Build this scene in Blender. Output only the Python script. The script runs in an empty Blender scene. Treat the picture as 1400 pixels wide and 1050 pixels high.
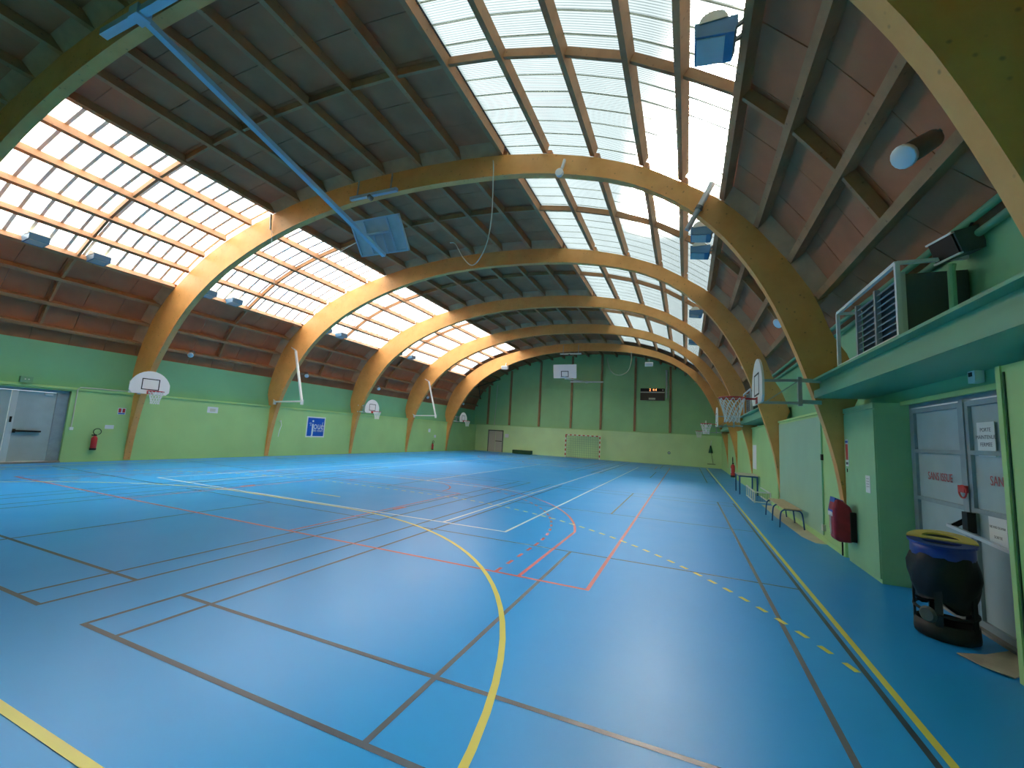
import bpy, bmesh, math, random
from math import sin, cos, pi, radians, sqrt, atan2
from mathutils import Vector, Matrix
random.seed(7)
S = bpy.context.scene
COL = S.collection

# ------------------------------------------------------------------ camera
F_PX, YAW, PITCH, ROLL, CAM_H = 571.88, 0.3992, 0.1186, 0.0571, 1.8255
cy, sy = cos(YAW), sin(YAW)
fw = Vector((-sy*cos(PITCH), cy*cos(PITCH), sin(PITCH)))
rt = Vector((cy, sy, 0)); up = rt.cross(fw)
rt, up = cos(ROLL)*rt + sin(ROLL)*up, -sin(ROLL)*rt + cos(ROLL)*up
cam_data = bpy.data.cameras.new('camera')
cam = bpy.data.objects.new('camera', cam_data); COL.objects.link(cam)
M3 = Matrix((rt, up, -fw)).transposed().to_4x4()
cam.matrix_world = Matrix.Translation((0, 0, CAM_H)) @ M3
cam_data.sensor_width = 36.0
cam_data.lens = F_PX/1400*36.0
cam_data.clip_start = 0.05; cam_data.clip_end = 300
S.camera = cam
# ------------------------------------------------------------------ world, sun, exposure
S.view_settings.view_transform = 'Standard'
S.view_settings.look = 'None'
S.view_settings.gamma = 1.0
S.view_settings.use_curve_mapping = False
S.view_settings.exposure = 0.50
S.cycles.use_denoising = True
S.cycles.max_bounces = 14
S.cycles.diffuse_bounces = 8
S.cycles.transmission_bounces = 8
S.cycles.glossy_bounces = 4
W = bpy.data.worlds.new('world'); S.world = W; W.use_nodes = True
wn, wl = W.node_tree.nodes, W.node_tree.links
bg = wn['Background']
bg.inputs['Color'].default_value = (0.80, 0.92, 1.0, 1)
bg.inputs['Strength'].default_value = 0.95
sun_d = bpy.data.lights.new('sun', 'SUN'); sun_d.energy = 150.0; sun_d.angle = radians(1.0)
sun_d.color = (1.0, 0.96, 0.90)
sun = bpy.data.objects.new('sun', sun_d); COL.objects.link(sun)
SUN_DIR = Vector((-0.14, 0.89, 0.43)).normalized()
sun.rotation_euler = SUN_DIR.to_track_quat('Z', 'Y').to_euler()
sun.location = (0, 20, 30)

# ------------------------------------------------------------------ materials
MATS = {}
def mat(name, col, rough=0.6, var=0.0, scale=4.0, stretch=(1, 1, 1), metal=0.0, spec=0.5, bump=0.0, bscale=60.0, col2=None, emit=None, coat=0.0):
    if name in MATS: return MATS[name]
    m = bpy.data.materials.new(name); m.use_nodes = True
    n, l = m.node_tree.nodes, m.node_tree.links
    b = n['Principled BSDF']
    b.inputs['Base Color'].default_value = (*col, 1)
    b.inputs['Roughness'].default_value = rough
    b.inputs['Metallic'].default_value = metal
    b.inputs['Specular IOR Level'].default_value = spec
    b.inputs['Coat Weight'].default_value = coat
    if var or col2:
        tc = n.new('ShaderNodeTexCoord'); mp = n.new('ShaderNodeMapping'); nz = n.new('ShaderNodeTexNoise')
        mp.inputs['Scale'].default_value = stretch
        l.new(tc.outputs['Object'], mp.inputs['Vector']); l.new(mp.outputs['Vector'], nz.inputs['Vector'])
        nz.inputs['Scale'].default_value = scale; nz.inputs['Detail'].default_value = 5
        mx = n.new('ShaderNodeMix'); mx.data_type = 'RGBA'
        c2 = col2 if col2 else tuple(max(0, c*(1-var)) for c in col)
        c1 = col if col2 else tuple(min(1, c*(1+var)) for c in col)
        rp = n.new('ShaderNodeMapRange'); rp.inputs['From Min'].default_value = 0.3; rp.inputs['From Max'].default_value = 0.7
        l.new(nz.outputs['Fac'], rp.inputs['Value']); l.new(rp.outputs['Result'], mx.inputs['Factor'])
        mx.inputs['A'].default_value = (*c1, 1); mx.inputs['B'].default_value = (*c2, 1)
        l.new(mx.outputs['Result'], b.inputs['Base Color'])
        if bump:
            bp = n.new('ShaderNodeBump'); bp.inputs['Strength'].default_value = bump; bp.inputs['Distance'].default_value = 0.01
            nz2 = n.new('ShaderNodeTexNoise'); nz2.inputs['Scale'].default_value = bscale
            l.new(mp.outputs['Vector'], nz2.inputs['Vector'])
            l.new(nz2.outputs['Fac'], bp.inputs['Height']); l.new(bp.outputs['Normal'], b.inputs['Normal'])
    if emit:
        b.inputs['Emission Color'].default_value = (*emit[0], 1); b.inputs['Emission Strength'].default_value = emit[1]
    MATS[name] = m
    return m

def wood_mat(name, c1, c2, rough=0.55):
    """laminated timber: fine grain along the curve, dark knots and short cracks"""
    m = bpy.data.materials.new(name); m.use_nodes = True
    n, l = m.node_tree.nodes, m.node_tree.links
    b = n['Principled BSDF']; b.inputs['Roughness'].default_value = rough
    tc = n.new('ShaderNodeTexCoord')
    nz = n.new('ShaderNodeTexNoise'); nz.inputs['Scale'].default_value = 1.3; nz.inputs['Detail'].default_value = 8; nz.inputs['Roughness'].default_value = 0.65
    l.new(tc.outputs['Object'], nz.inputs['Vector'])
    mx = n.new('ShaderNodeMix'); mx.data_type = 'RGBA'
    mx.inputs['A'].default_value = (*c1, 1); mx.inputs['B'].default_value = (*c2, 1)
    mr = n.new('ShaderNodeMapRange'); mr.inputs['From Min'].default_value = .3; mr.inputs['From Max'].default_value = .75
    l.new(nz.outputs['Fac'], mr.inputs['Value']); l.new(mr.outputs['Result'], mx.inputs['Factor'])
    vo = n.new('ShaderNodeTexVoronoi'); vo.inputs['Scale'].default_value = 7.0
    l.new(tc.outputs['Object'], vo.inputs['Vector'])
    kr = n.new('ShaderNodeMapRange'); kr.inputs['From Min'].default_value = 0.05; kr.inputs['From Max'].default_value = 0.16
    kr.inputs['To Min'].default_value = 0.55; kr.inputs['To Max'].default_value = 1.0
    l.new(vo.outputs['Distance'], kr.inputs['Value'])
    mul = n.new('ShaderNodeMix'); mul.data_type = 'RGBA'; mul.blend_type = 'MULTIPLY'; mul.inputs['Factor'].default_value = 1
    l.new(mx.outputs['Result'], mul.inputs['A']); l.new(kr.outputs['Result'], mul.inputs['B'])
    l.new(mul.outputs['Result'], b.inputs['Base Color'])
    MATS[name] = m
    return m

def sheet_mat(name, tint, wgt, specks, rtint):
    """corrugated translucent roofing: scatters daylight, with fine ribs running across the hall"""
    m = bpy.data.materials.new(name); m.use_nodes = True
    n, l = m.node_tree.nodes, m.node_tree.links
    n.remove(n['Principled BSDF']); out = n['Material Output']
    tc = n.new('ShaderNodeTexCoord')
    sp = n.new('ShaderNodeSeparateXYZ'); l.new(tc.outputs['Object'], sp.inputs[0])
    wv = n.new('ShaderNodeMath'); wv.operation = 'MULTIPLY'; wv.inputs[1].default_value = 2*pi/0.045
    l.new(sp.outputs['Y'], wv.inputs[0])
    sn = n.new('ShaderNodeMath'); sn.operation = 'SINE'; l.new(wv.outputs[0], sn.inputs[0])
    bp = n.new('ShaderNodeBump'); bp.inputs['Strength'].default_value = 1.0; bp.inputs['Distance'].default_value = 0.0052
    l.new(sn.outputs[0], bp.inputs['Height'])
    nz = n.new('ShaderNodeTexNoise'); nz.inputs['Scale'].default_value = 1.6; nz.inputs['Detail'].default_value = 6
    l.new(tc.outputs['Object'], nz.inputs['Vector'])
    sk = n.new('ShaderNodeTexNoise'); sk.inputs['Scale'].default_value = 22; sk.inputs['Detail'].default_value = 3
    l.new(tc.outputs['Object'], sk.inputs['Vector'])
    mr = n.new('ShaderNodeMapRange'); mr.inputs['From Min'].default_value = .35; mr.inputs['From Max'].default_value = .7
    mr.inputs['To Min'].default_value = 1.0; mr.inputs['To Max'].default_value = .88
    l.new(nz.outputs['Fac'], mr.inputs['Value'])
    mk = n.new('ShaderNodeMapRange'); mk.inputs['From Min'].default_value = .68; mk.inputs['From Max'].default_value = .76
    mk.inputs['To Min'].default_value = 1.0; mk.inputs['To Max'].default_value = specks
    l.new(sk.outputs['Fac'], mk.inputs['Value'])
    mm = n.new('ShaderNodeMath'); mm.operation = 'MULTIPLY'; l.new(mr.outputs[0], mm.inputs[0]); l.new(mk.outputs[0], mm.inputs[1])
    mc = n.new('ShaderNodeMix'); mc.data_type = 'RGBA'; mc.blend_type = 'MULTIPLY'; mc.inputs['Factor'].default_value = 1
    mc.inputs['A'].default_value = (*tint, 1); l.new(mm.outputs[0], mc.inputs['B'])
    tr = n.new('ShaderNodeBsdfTranslucent'); l.new(mc.outputs['Result'], tr.inputs['Color'])
    rf = n.new('ShaderNodeBsdfRefraction'); rf.inputs['Roughness'].default_value = 0.36; rf.inputs['IOR'].default_value = 1.15
    rf.inputs['Color'].default_value = (*rtint, 1)
    l.new(bp.outputs['Normal'], rf.inputs['Normal'])
    mx = n.new('ShaderNodeMixShader'); mx.inputs[0].default_value = wgt
    l.new(tr.outputs[0], mx.inputs[1]); l.new(rf.outputs[0], mx.inputs[2])
    l.new(mx.outputs[0], out.inputs['Surface'])
    MATS[name] = m
    return m

def floor_mat():
    m = bpy.data.materials.new('blue_sports_floor'); m.use_nodes = True
    n, l = m.node_tree.nodes, m.node_tree.links
    b = n['Principled BSDF']
    tc = n.new('ShaderNodeTexCoord')
    nz = n.new('ShaderNodeTexNoise'); nz.inputs['Scale'].default_value = 0.35; nz.inputs['Detail'].default_value = 4
    l.new(tc.outputs['Object'], nz.inputs['Vector'])
    mx = n.new('ShaderNodeMix'); mx.data_type = 'RGBA'
    mx.inputs['A'].default_value = FLOOR_A; mx.inputs['B'].default_value = FLOOR_B
    l.new(nz.outputs['Fac'], mx.inputs['Factor']); l.new(mx.outputs['Result'], b.inputs['Base Color'])
    n2 = n.new('ShaderNodeTexNoise'); n2.inputs['Scale'].default_value = 1.2; n2.inputs['Detail'].default_value = 7
    l.new(tc.outputs['Object'], n2.inputs['Vector'])
    mr = n.new('ShaderNodeMapRange'); mr.inputs['To Min'].default_value = 0.25; mr.inputs['To Max'].default_value = 0.36
    l.new(n2.outputs['Fac'], mr.inputs['Value']); l.new(mr.outputs[0], b.inputs['Roughness'])
    b.inputs['Specular IOR Level'].default_value = 0.18
    n3 = n.new('ShaderNodeTexNoise'); n3.inputs['Scale'].default_value = 2.2; n3.inputs['Detail'].default_value = 2
    l.new(tc.outputs['Object'], n3.inputs['Vector'])
    bp = n.new('ShaderNodeBump'); bp.inputs['Strength'].default_value = 0.08; bp.inputs['Distance'].default_value = 0.02
    l.new(n3.outputs['Fac'], bp.inputs['Height']); l.new(bp.outputs['Normal'], b.inputs['Normal'])
    MATS['floor'] = m
    return m

FLOOR_A = (0.024, 0.335, 0.80, 1); FLOOR_B = (0.020, 0.305, 0.75, 1)
m_floor = floor_mat()
m_sheet = sheet_mat('clean_translucent_sheet', (0.29, 0.29, 0.295), 0.26, .75, (.9, .9, .86))
m_sheet_d = sheet_mat('weathered_dimmed_sheet', (0.040, 0.051, 0.054), 0.44, .45, (.92, .92, .88))  # dirt specks, plus the dimmer light of this side put into the tint
m_glulam = wood_mat('glulam_timber', (0.82, 0.41, 0.125), (0.66, 0.30, 0.072))
m_purlin = wood_mat('purlin_timber', (0.46, 0.24, 0.105), (0.26, 0.13, 0.055), 0.7)
m_panel = mat('roof_board', (0.42, 0.155, 0.068), 0.85, var=0.12, scale=1.5)
m_filler = mat('filler_board', (0.46, 0.27, 0.15), 0.85, var=0.1)
m_deck = mat('roof_deck', (0.05, 0.045, 0.04), 0.9)
m_joint = None
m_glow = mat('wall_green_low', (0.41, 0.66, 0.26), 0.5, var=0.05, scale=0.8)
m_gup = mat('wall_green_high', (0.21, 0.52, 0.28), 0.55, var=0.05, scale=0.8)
m_gbase = mat('wall_green_low_lightened', (0.60, 0.82, 0.40), 0.5, var=0.05, scale=0.8)  # same paint as the low walls, lightened in colour for a brighter far end
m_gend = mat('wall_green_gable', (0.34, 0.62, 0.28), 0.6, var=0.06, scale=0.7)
m_gteal = mat('beam_green', (0.17, 0.40, 0.24), 0.45)
m_gboard = mat('board_green', (0.34, 0.54, 0.36), 0.6, var=0.04, scale=1.0)
m_gcup = mat('cupboard_green', (0.30, 0.57, 0.30), 0.45, var=0.03)
m_gdark = mat('joint_dark_green', (0.02, 0.08, 0.03), 0.8)
m_dgrey = mat('door_grey', (0.38, 0.47, 0.48), 0.45, var=0.06, scale=3)
m_dgrey2 = mat('door_frame_grey', (0.27, 0.33, 0.36), 0.45, var=0.1, scale=6)
m_dbeige = mat('door_beige', (0.50, 0.46, 0.38), 0.5)
m_black = mat('black_plastic', (0.010, 0.010, 0.011), 0.5, var=0.2, spec=0.3)
m_bag = mat('black_bag', (0.004, 0.004, 0.0045), 0.5, spec=0.3)
m_white = mat('white_paint', (0.80, 0.80, 0.77), 0.4)
m_board = mat('white_backboard', (0.80, 0.80, 0.78), 0.35)
m_net = mat('white_net', (0.80, 0.79, 0.74), 0.8)
m_red = mat('red_paint', (0.55, 0.03, 0.035), 0.4)
m_redbag = mat('red_cover', (0.38, 0.012, 0.03), 0.45, var=0.2, scale=8)
m_lred = mat('line_red', (0.47, 0.045, 0.055), 0.35)
m_lyel = mat('line_yellow', (0.76, 0.66, 0.10), 0.35)
m_lwht = mat('line_white', (0.78, 0.82, 0.80), 0.35)
m_lblk = mat('line_black', (0.018, 0.03, 0.045), 0.35, spec=0.25)
m_steel = mat('galvanised_steel', (0.42, 0.46, 0.47), 0.4, metal=0.6, var=0.1)
m_alu = mat('aluminium', (0.72, 0.73, 0.72), 0.35, metal=0.5)
m_bluesteel = mat('pale_blue_steel', (0.36, 0.50, 0.62), 0.4)
m_lblue = mat('backboard_back_blue', (0.40, 0.50, 0.56), 0.45, var=0.08)
m_flood = mat('floodlight_blue', (0.05, 0.18, 0.32), 0.4)
m_cream = mat('cream_enamel', (0.62, 0.62, 0.50), 0.4)
m_bleg = mat('blue_tube', (0.02, 0.10, 0.30), 0.4)
m_birch = mat('birch_top', (0.60, 0.44, 0.25), 0.5, var=0.1, stretch=(20, 1, 1))
m_melam = mat('pale_laminate', (0.62, 0.58, 0.50), 0.5)
m_paper = mat('paper', (0.78, 0.80, 0.80), 0.7)
m_ink = mat('ink_grey', (0.10, 0.11, 0.12), 0.7)
m_sblue = mat('sign_blue', (0.005, 0.10, 0.52), 0.4)
m_dblue = mat('bin_blue', (0.01, 0.025, 0.22), 0.35)
m_byel = mat('bin_yellow', (0.70, 0.53, 0.12), 0.4)
m_card = mat('cardboard', (0.42, 0.34, 0.26), 0.85, var=0.15)
m_pale = mat('pale_floor_strip', (0.62, 0.55, 0.43), 0.6, var=0.08)
m_greybox = mat('heater_dark', (0.07, 0.085, 0.08), 0.5)
m_slat = mat('louvre_grey', (0.34, 0.37, 0.38), 0.4, metal=0.3)
m_rope = mat('rope_beige', (0.55, 0.50, 0.40), 0.8)
m_glass = mat('lamp_glass', (0.50, 0.54, 0.54), 0.25)
m_lampgrey = mat('lamp_housing', (0.17, 0.165, 0.15), 0.4, metal=0.4)
m_led = mat('led_orange', (0.9, 0.2, 0.05), 0.5, emit=((1.0, 0.33, 0.10), 2.2))
m_brown = mat('scoreboard_brown', (0.035, 0.02, 0.015), 0.3)
m_concrete = mat('grey_sill', (0.25, 0.24, 0.22), 0.7)

# ------------------------------------------------------------------ helpers
class MB:
    """collects shapes into one mesh"""
    def __init__(s): s.v = []; s.f = []
    def add(s, verts, faces):
        o = len(s.v); s.v += [tuple(p) for p in verts]; s.f += [tuple(o+i for i in q) for q in faces]; return s
    def box(s, x0, x1, y0, y1, z0, z1, M=None):
        p = [Vector((x, y, z)) for x in (x0, x1) for y in (y0, y1) for z in (z0, z1)]
        if M: p = [M @ q for q in p]
        return s.add(p, [(0, 1, 3, 2), (4, 6, 7, 5), (0, 4, 5, 1), (2, 3, 7, 6), (0, 2, 6, 4), (1, 5, 7, 3)])
    def bar(s, a, b, w, h=None, upv=(0, 0, 1)):
        a, b = Vector(a), Vector(b); h = h or w; d = (b-a)
        L = d.length; d.normalize(); u = Vector(upv)
        if abs(d.dot(u)) > .98: u = Vector((1, 0, 0))
        r = d.cross(u).normalized(); u = r.cross(d)
        M = Matrix((r, d, u)).transposed().to_4x4(); M.translation = a
        return s.box(-w/2, w/2, 0, L, -h/2, h/2, M)
    def tube(s, pts, r, n=8, closed=False, cap=True):
        pts = [Vector(p) for p in pts]; N = len(pts); rings = []
        prev = None
        for i, p in enumerate(pts):
            if closed: d = pts[(i+1) % N]-pts[i-1]
            else: d = pts[min(i+1, N-1)]-pts[max(i-1, 0)]
            d.normalize()
            if prev is None:
                u = Vector((0, 0, 1)) if abs(d.z) < .9 else Vector((1, 0, 0))
                u = (u-d*u.dot(d)).normalized()
            else: u = (prev-d*prev.dot(d)).normalized()
            prev = u; w = d.cross(u)
            rr = r[i] if isinstance(r, (list, tuple)) else r
            rings.append([p+(u*cos(2*pi*k/n)+w*sin(2*pi*k/n))*rr for k in range(n)])
        vs = [q for g in rings for q in g]; fs = []
        for i in range(N if closed else N-1):
            j = (i+1) % N
            for k in range(n): fs.append((i*n+k, i*n+(k+1) % n, j*n+(k+1) % n, j*n+k))
        if cap and not closed:
            fs.append(tuple(range(n))[::-1]); fs.append(tuple((N-1)*n+k for k in range(n)))
        return s.add(vs, fs)
    def lathe(s, prof, n=16, M=None, cap=True):
        vs = []; fs = []
        for (r, z) in prof:
            for k in range(n):
                p = Vector((r*cos(2*pi*k/n), r*sin(2*pi*k/n), z)); vs.append(M @ p if M else p)
        for i in range(len(prof)-1):
            for k in range(n): fs.append((i*n+k, i*n+(k+1) % n, (i+1)*n+(k+1) % n, (i+1)*n+k))
        if cap:
            fs.append(tuple(range(n))[::-1]); fs.append(tuple((len(prof)-1)*n+k for k in range(n)))
        return s.add(vs, fs)
    def prism(s, poly, d, M=None):
        """poly of (a,b) in the local XZ plane, extruded d along local Y"""
        n = len(poly)
        vs = [Vector((a, 0, b)) for a, b in poly]+[Vector((a, d, b)) for a, b in poly]
        if M: vs = [M @ q for q in vs]
        fs = [tuple(range(n)), tuple(range(2*n-1, n-1, -1))]
        for i in range(n): fs.append((i, n+i, n+(i+1) % n, (i+1) % n))
        return s.add(vs, fs)
    def build(s, name, m, parent=None, smooth=False, loc=None):
        me = bpy.data.meshes.new(name); me.from_pydata(s.v, [], s.f)
        bm = bmesh.new(); bm.from_mesh(me); bmesh.ops.recalc_face_normals(bm, faces=bm.faces); bm.to_mesh(me); bm.free()
        me.materials.append(m)
        if smooth:
            for p in me.polygons: p.use_smooth = True
        o = bpy.data.objects.new(name, me); COL.objects.link(o)
        if parent: o.parent = parent
        if loc: o.location = loc
        return o

def tag(o, label, cat, group=None):
    o['label'] = label; o['category'] = cat
    if group: o['group'] = group
    return o
def empty(name, loc=(0, 0, 0), rz=0.0):
    o = bpy.data.objects.new(name, None); COL.objects.link(o); o.location = loc; o.rotation_euler = (0, 0, rz)
    o.empty_display_size = .1
    return o
def thing(name, label, cat, loc=(0, 0, 0), rz=0.0, group=None):
    return tag(empty(name, loc, rz), label, cat, group)
def struct(o): o['kind'] = 'structure'; return o
def dup(root, loc, rz=None, label=None, scale=None):
    r = root.copy(); COL.objects.link(r); r.location = loc
    if rz is not None: r.rotation_euler = (0, 0, rz)
    if scale: r.scale = scale
    if label: r['label'] = label
    for ch in list(root.children):
        c = ch.copy(); COL.objects.link(c); c.parent = r
        for g in list(ch.children):
            d = g.copy(); COL.objects.link(d); d.parent = c
    return r
def text(name, body, size, m, parent, M, ext=0.001, align='CENTER'):
    cu = bpy.data.curves.new(name, 'FONT'); cu.body = body; cu.size = size; cu.extrude = ext
    cu.align_x = align; cu.align_y = 'CENTER'; cu.materials.append(m); cu.resolution_u = 3
    o = bpy.data.objects.new(name, cu); COL.objects.link(o)
    bpy.context.view_layer.update()
    me = bpy.data.meshes.new_from_object(o.evaluated_get(bpy.context.evaluated_depsgraph_get()))
    bpy.data.objects.remove(o); bpy.data.curves.remove(cu)
    o = bpy.data.objects.new(name, me); COL.objects.link(o)
    o.parent = parent; o.matrix_local = M
    return o
def face_M(loc, nrm):
    """text/board frame: local X to the reader's right, local Y up, local Z along nrm"""
    nrm = Vector(nrm).normalized(); u = Vector((0, 0, 1)); r = u.cross(nrm).normalized(); u = nrm.cross(r)
    M = Matrix((r, u, nrm)).transposed().to_4x4(); M.translation = Vector(loc)
    return M

# ------------------------------------------------------------------ dimensions
AX = -8.58                      # long axis of the courts
XR, XR2 = 2.60, 2.95            # right wall: lower face, upper face
XL, XL2 = -19.60, -19.90        # left wall: lower face, upper face
YN, YE = -2.25, 37.95           # near and far end wall
ARCH_Y = [3.45, 9.20, 14.95, 20.70, 26.45, 32.20]   # near face of each arch
ARCH_T = 0.20
LEDGE = 2.62
INNER = [(2.6, .55), (2.5, 1.5), (2.31, 2.32), (2.11, 3.0), (1.83, 3.9), (1.42, 4.95), (.8, 6.0), (.1, 6.8), (-.65, 7.36), (-1.45, 7.8), (-2.4, 8.12), (-3.5, 8.39), (-4.7, 8.56), (-6.5, 8.68), (-8.2, 8.70), (-9.7, 8.63), (-11.45, 8.38), (-12.95, 8.0), (-14.25, 7.54), (-15.75, 6.85), (-17.2, 5.75), (-18.05, 4.65), (-18.85, 3.35), (-19.22, 2.3), (-19.47, 1.1), (-19.57, .03)]
OUTER = [(2.6, .35), (2.6, 1.4), (2.6, 2.3), (2.92, 2.66), (2.86, 3.3), (2.45, 4.0), (2.24, 4.71), (1.81, 5.47), (1.26, 6.26), (.64, 6.95), (-.17, 7.53), (-.99, 8.05), (-2.13, 8.53), (-3.34, 8.88), (-4.57, 9.11), (-5.85, 9.24), (-7.12, 9.30), (-8.43, 9.31), (-9.6, 9.28), (-10.75, 9.18), (-11.9, 9.04), (-13.03, 8.82), (-14.15, 8.55), (-15.4, 8.15), (-16.5, 7.66), (-17.3, 7.15), (-18.05, 6.6), (-18.8, 5.95), (-19.3, 5.2), (-19.62, 4.45), (-19.86, 3.7), (-19.88, 2.66), (-19.60, 2.3), (-19.6, 1.1), (-19.6, .03)]
PUR = OUTER[6:30]               # purlin feet: from above the right wall to above the left wall
def nrm_at(i):
    a = Vector(PUR[max(i-1, 0)]); b = Vector(PUR[min(i+1, len(PUR)-1)])
    d = (b-a).normalized(); return Vector((d.y, -d.x)) if d.y*1 < 0 or True else d
NRM = []
for i in range(len(PUR)):
    v = nrm_at(i)
    if v.dot(Vector(PUR[i])-Vector((AX, 3.0))) < 0: v = -v
    NRM.append(v)
PD = 0.24                       # purlin depth
Q = [Vector(PUR[i])+NRM[i]*PD for i in range(len(PUR))]
Q = [Vector((3.02, 4.28))]+Q+[Vector((-20.02, 3.85))]     # roof line, wall plate to wall plate
# gaps between consecutive Q: index g is Q[g]..Q[g+1]; right skylight between purlins 3..8, left between 15..20
SKY_R = range(4, 9)
SKY_L = range(16, 21)

# ------------------------------------------------------------------ floor
fl = struct(MB().box(XL-.4, XR+.9, YN, YE+.2, -.1, 0).build('floor', m_floor))
def poly_strip(pts, w, z):
    """flat painted strip along pts (x,y), 1 mm proud"""
    mb = MB(); vs = []; n = len(pts)
    for i in range(n):
        a = Vector(pts[max(i-1, 0)]); b = Vector(pts[min(i+1, n-1)])
        d = (b-a).normalized(); nn = Vector((-d.y, d.x))
        p = Vector(pts[i])
        for s_ in (-1, 1): vs.append((*(p+nn*w/2*s_), z))
    fs = [(2*i, 2*i+1, 2*i+3, 2*i+2) for i in range(n-1)]
    return mb.add(vs, fs)
def line(name, m, pts, w, z): return poly_strip(pts, w, z).build(name, m, fl)
def arc(cx, cy_, r, a0, a1, n=24): return [(cx+r*cos(a0+(a1-a0)*i/n), cy_+r*sin(a0+(a1-a0)*i/n)) for i in range(n+1)]
ZB, ZR, ZW, ZY = .0012, .0018, .0024, .0030
# badminton courts (black)
for y0 in (2.15, 22.9):
    for x0 in (-4.76, -11.66, -18.46):
        n_, w = 'badminton_line', .045
        y1 = y0+13.4; x1 = x0+(6.16 if x0 > -5 else 6.1)
        for x in (x0, x0+.46, x1-.46, x1): line(n_, m_lblk, [(x, y0), (x, y1)], w, ZB)
        for y in (y0, y0+.76, y1-.76, y1): line(n_, m_lblk, [(x0-.02, y), (x1+.02, y)], w, ZB+.0002)
        for y in (y0+4.72, y1-4.72): line(n_, m_lblk, [(x0, y), (x1, y)], .04, ZB+.0002)
        for a, b in ((y0, y0+4.72), (y1-4.72, y1)): line(n_, m_lblk, [(x0+3.05, a), (x0+3.05, b)], w, ZB+.0003)
# basketball (red)
yb = 5.32; ybf = 38.7-yb
n_ = 'basketball_line'
for x in (AX-7.48, AX+7.48): line(n_, m_lred, [(x, yb), (x, ybf)], .05, ZR)
for y in (yb, ybf): line(n_, m_lred, [(AX-7.5, y), (AX+7.5, y)], .05, ZR+.0001)
for sgn, y in ((1, yb), (-1, ybf)):
    hy = y+sgn*1.575
    a = math.acos(6.58/6.73)
    pts = [(AX+6.58, y)]+[(AX+6.73*cos(t), hy+sgn*6.73*sin(t)) for t in [a+(pi-2*a)*i/60 for i in range(61)]]+[(AX-6.58, y)]
    line(n_, m_lred, pts, .05, ZR+.0002)
    path = [(AX+6.25, y+sgn*.1*i) for i in range(16)]+[(AX+6.25*cos(t), hy+sgn*6.25*sin(t)) for t in [pi*i/196 for i in range(197)]]+[(AX-6.25, y+sgn*(1.5-.1*i)) for i in range(16)]
    for k in range(0, len(path)-3, 4): line('basketball_dash', m_lred, path[k:k+3], .05, ZR+.0002)
    for x in (AX-2.42, AX+2.42): line(n_, m_lred, [(x, y), (x, y+sgn*5.8)], .05, ZR+.0002)
    line(n_, m_lred, [(AX-2.45, y+sgn*5.8), (AX+2.45, y+sgn*5.8)], .05, ZR+.0003)
    line(n_, m_lred, arc(AX, y+sgn*5.8, 1.8, 0, sgn*pi), .05, ZR+.0003)
    for x in (AX-2.55, AX+2.55): line('basketball_block', m_lred, [(x, y+sgn*2.6), (x, y+sgn*3.0)], .12, ZR+.0004)
# tennis (white)
yt = 7.48; ytf = 38.7-yt
n_ = 'tennis_line'
for dx in (5.46, 4.1):
    for s_ in (-1, 1): line(n_, m_lwht, [(AX+s_*dx, yt), (AX+s_*dx, ytf)], .05, ZW)
for y in (yt, ytf): line(n_, m_lwht, [(AX-5.485, y), (AX+5.485, y)], .05, ZW+.0001)
for y in (12.95, 25.75): line(n_, m_lwht, [(AX-4.1, y), (AX+4.1, y)], .05, ZW+.0001)
line(n_, m_lwht, [(AX, 12.95), (AX, 25.75)], .05, ZW+.0002)
# handball (yellow)
n_ = 'handball_line'
for x in (1.49, 2*AX-1.49): line(n_, m_lyel, [(x, 1.4), (x, 37.3)], .055, ZY)
for sgn, y in ((1, 1.4), (-1, 37.3)):
    line(n_, m_lyel, [(2*AX-1.49, y), (1.49, y)], .055, ZY+.0001)
    pts = [(AX+1.55+5.98*cos(t), y+sgn*5.98*sin(t)) for t in [pi/2*i/28 for i in range(29)]]+[(AX-1.55-5.98*sin(t), y+sgn*5.98*cos(t)) for t in [pi/2*i/28 for i in range(29)]]
    line(n_, m_lyel, pts, .055, ZY+.0002)
    line(n_, m_lyel, [(AX-.5, y+sgn*7), (AX+.5, y+sgn*7)], .05, ZY+.0002)
    t = 0.0; q = []
    cx = AX+1.55
    amin = math.acos((1.35-cx)/8.98)
    L1 = 8.98*(pi/2-amin); tot = 2*L1+3.1
    def p9(s):
        if s < L1:
            a = amin+s/8.98; return (cx+8.98*cos(a), y+sgn*8.98*sin(a))
        if s < L1+3.1: return (cx-(s-L1), y+sgn*8.98)
        a = (s-L1-3.1)/8.98; return (AX-1.55-8.98*sin(a), y+sgn*8.98*cos(a))
    s = 0.02
    while s < tot-.15:
        line('handball_dash', m_lyel, [p9(s), p9(s+.075), p9(s+.15)], .055, ZY+.0002); s += .297

# ------------------------------------------------------------------ walls
wr = struct(empty('wall_right'))
DY0, DY1, DX = 5.15, 7.87, 3.0
MB().box(XR, XR+.6, YN, DY0, 0, LEDGE+.06).build('lower_wall', m_glow, wr)
MB().box(XR, XR+.6, 9.40, YE, 0, LEDGE).build('lower_wall', m_glow, wr)
MB().box(XR-.03, XR+.3, 9.42, YE, LEDGE, LEDGE+.05).build('ledge', m_glow, wr)
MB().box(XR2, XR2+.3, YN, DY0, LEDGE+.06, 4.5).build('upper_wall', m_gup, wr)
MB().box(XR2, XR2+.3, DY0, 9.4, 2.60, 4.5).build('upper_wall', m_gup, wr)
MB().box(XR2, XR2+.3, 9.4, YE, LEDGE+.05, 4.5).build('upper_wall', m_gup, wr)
MB().box(XR2-.05, XR2, DY0, DY1, 2.56, 2.62).build('door_lintel', m_glow, wr)
MB().box(XR-.012, XR, DY0-.10, DY0-.085, 0.12, 2.62).build('joint', m_gdark, wr)
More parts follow.
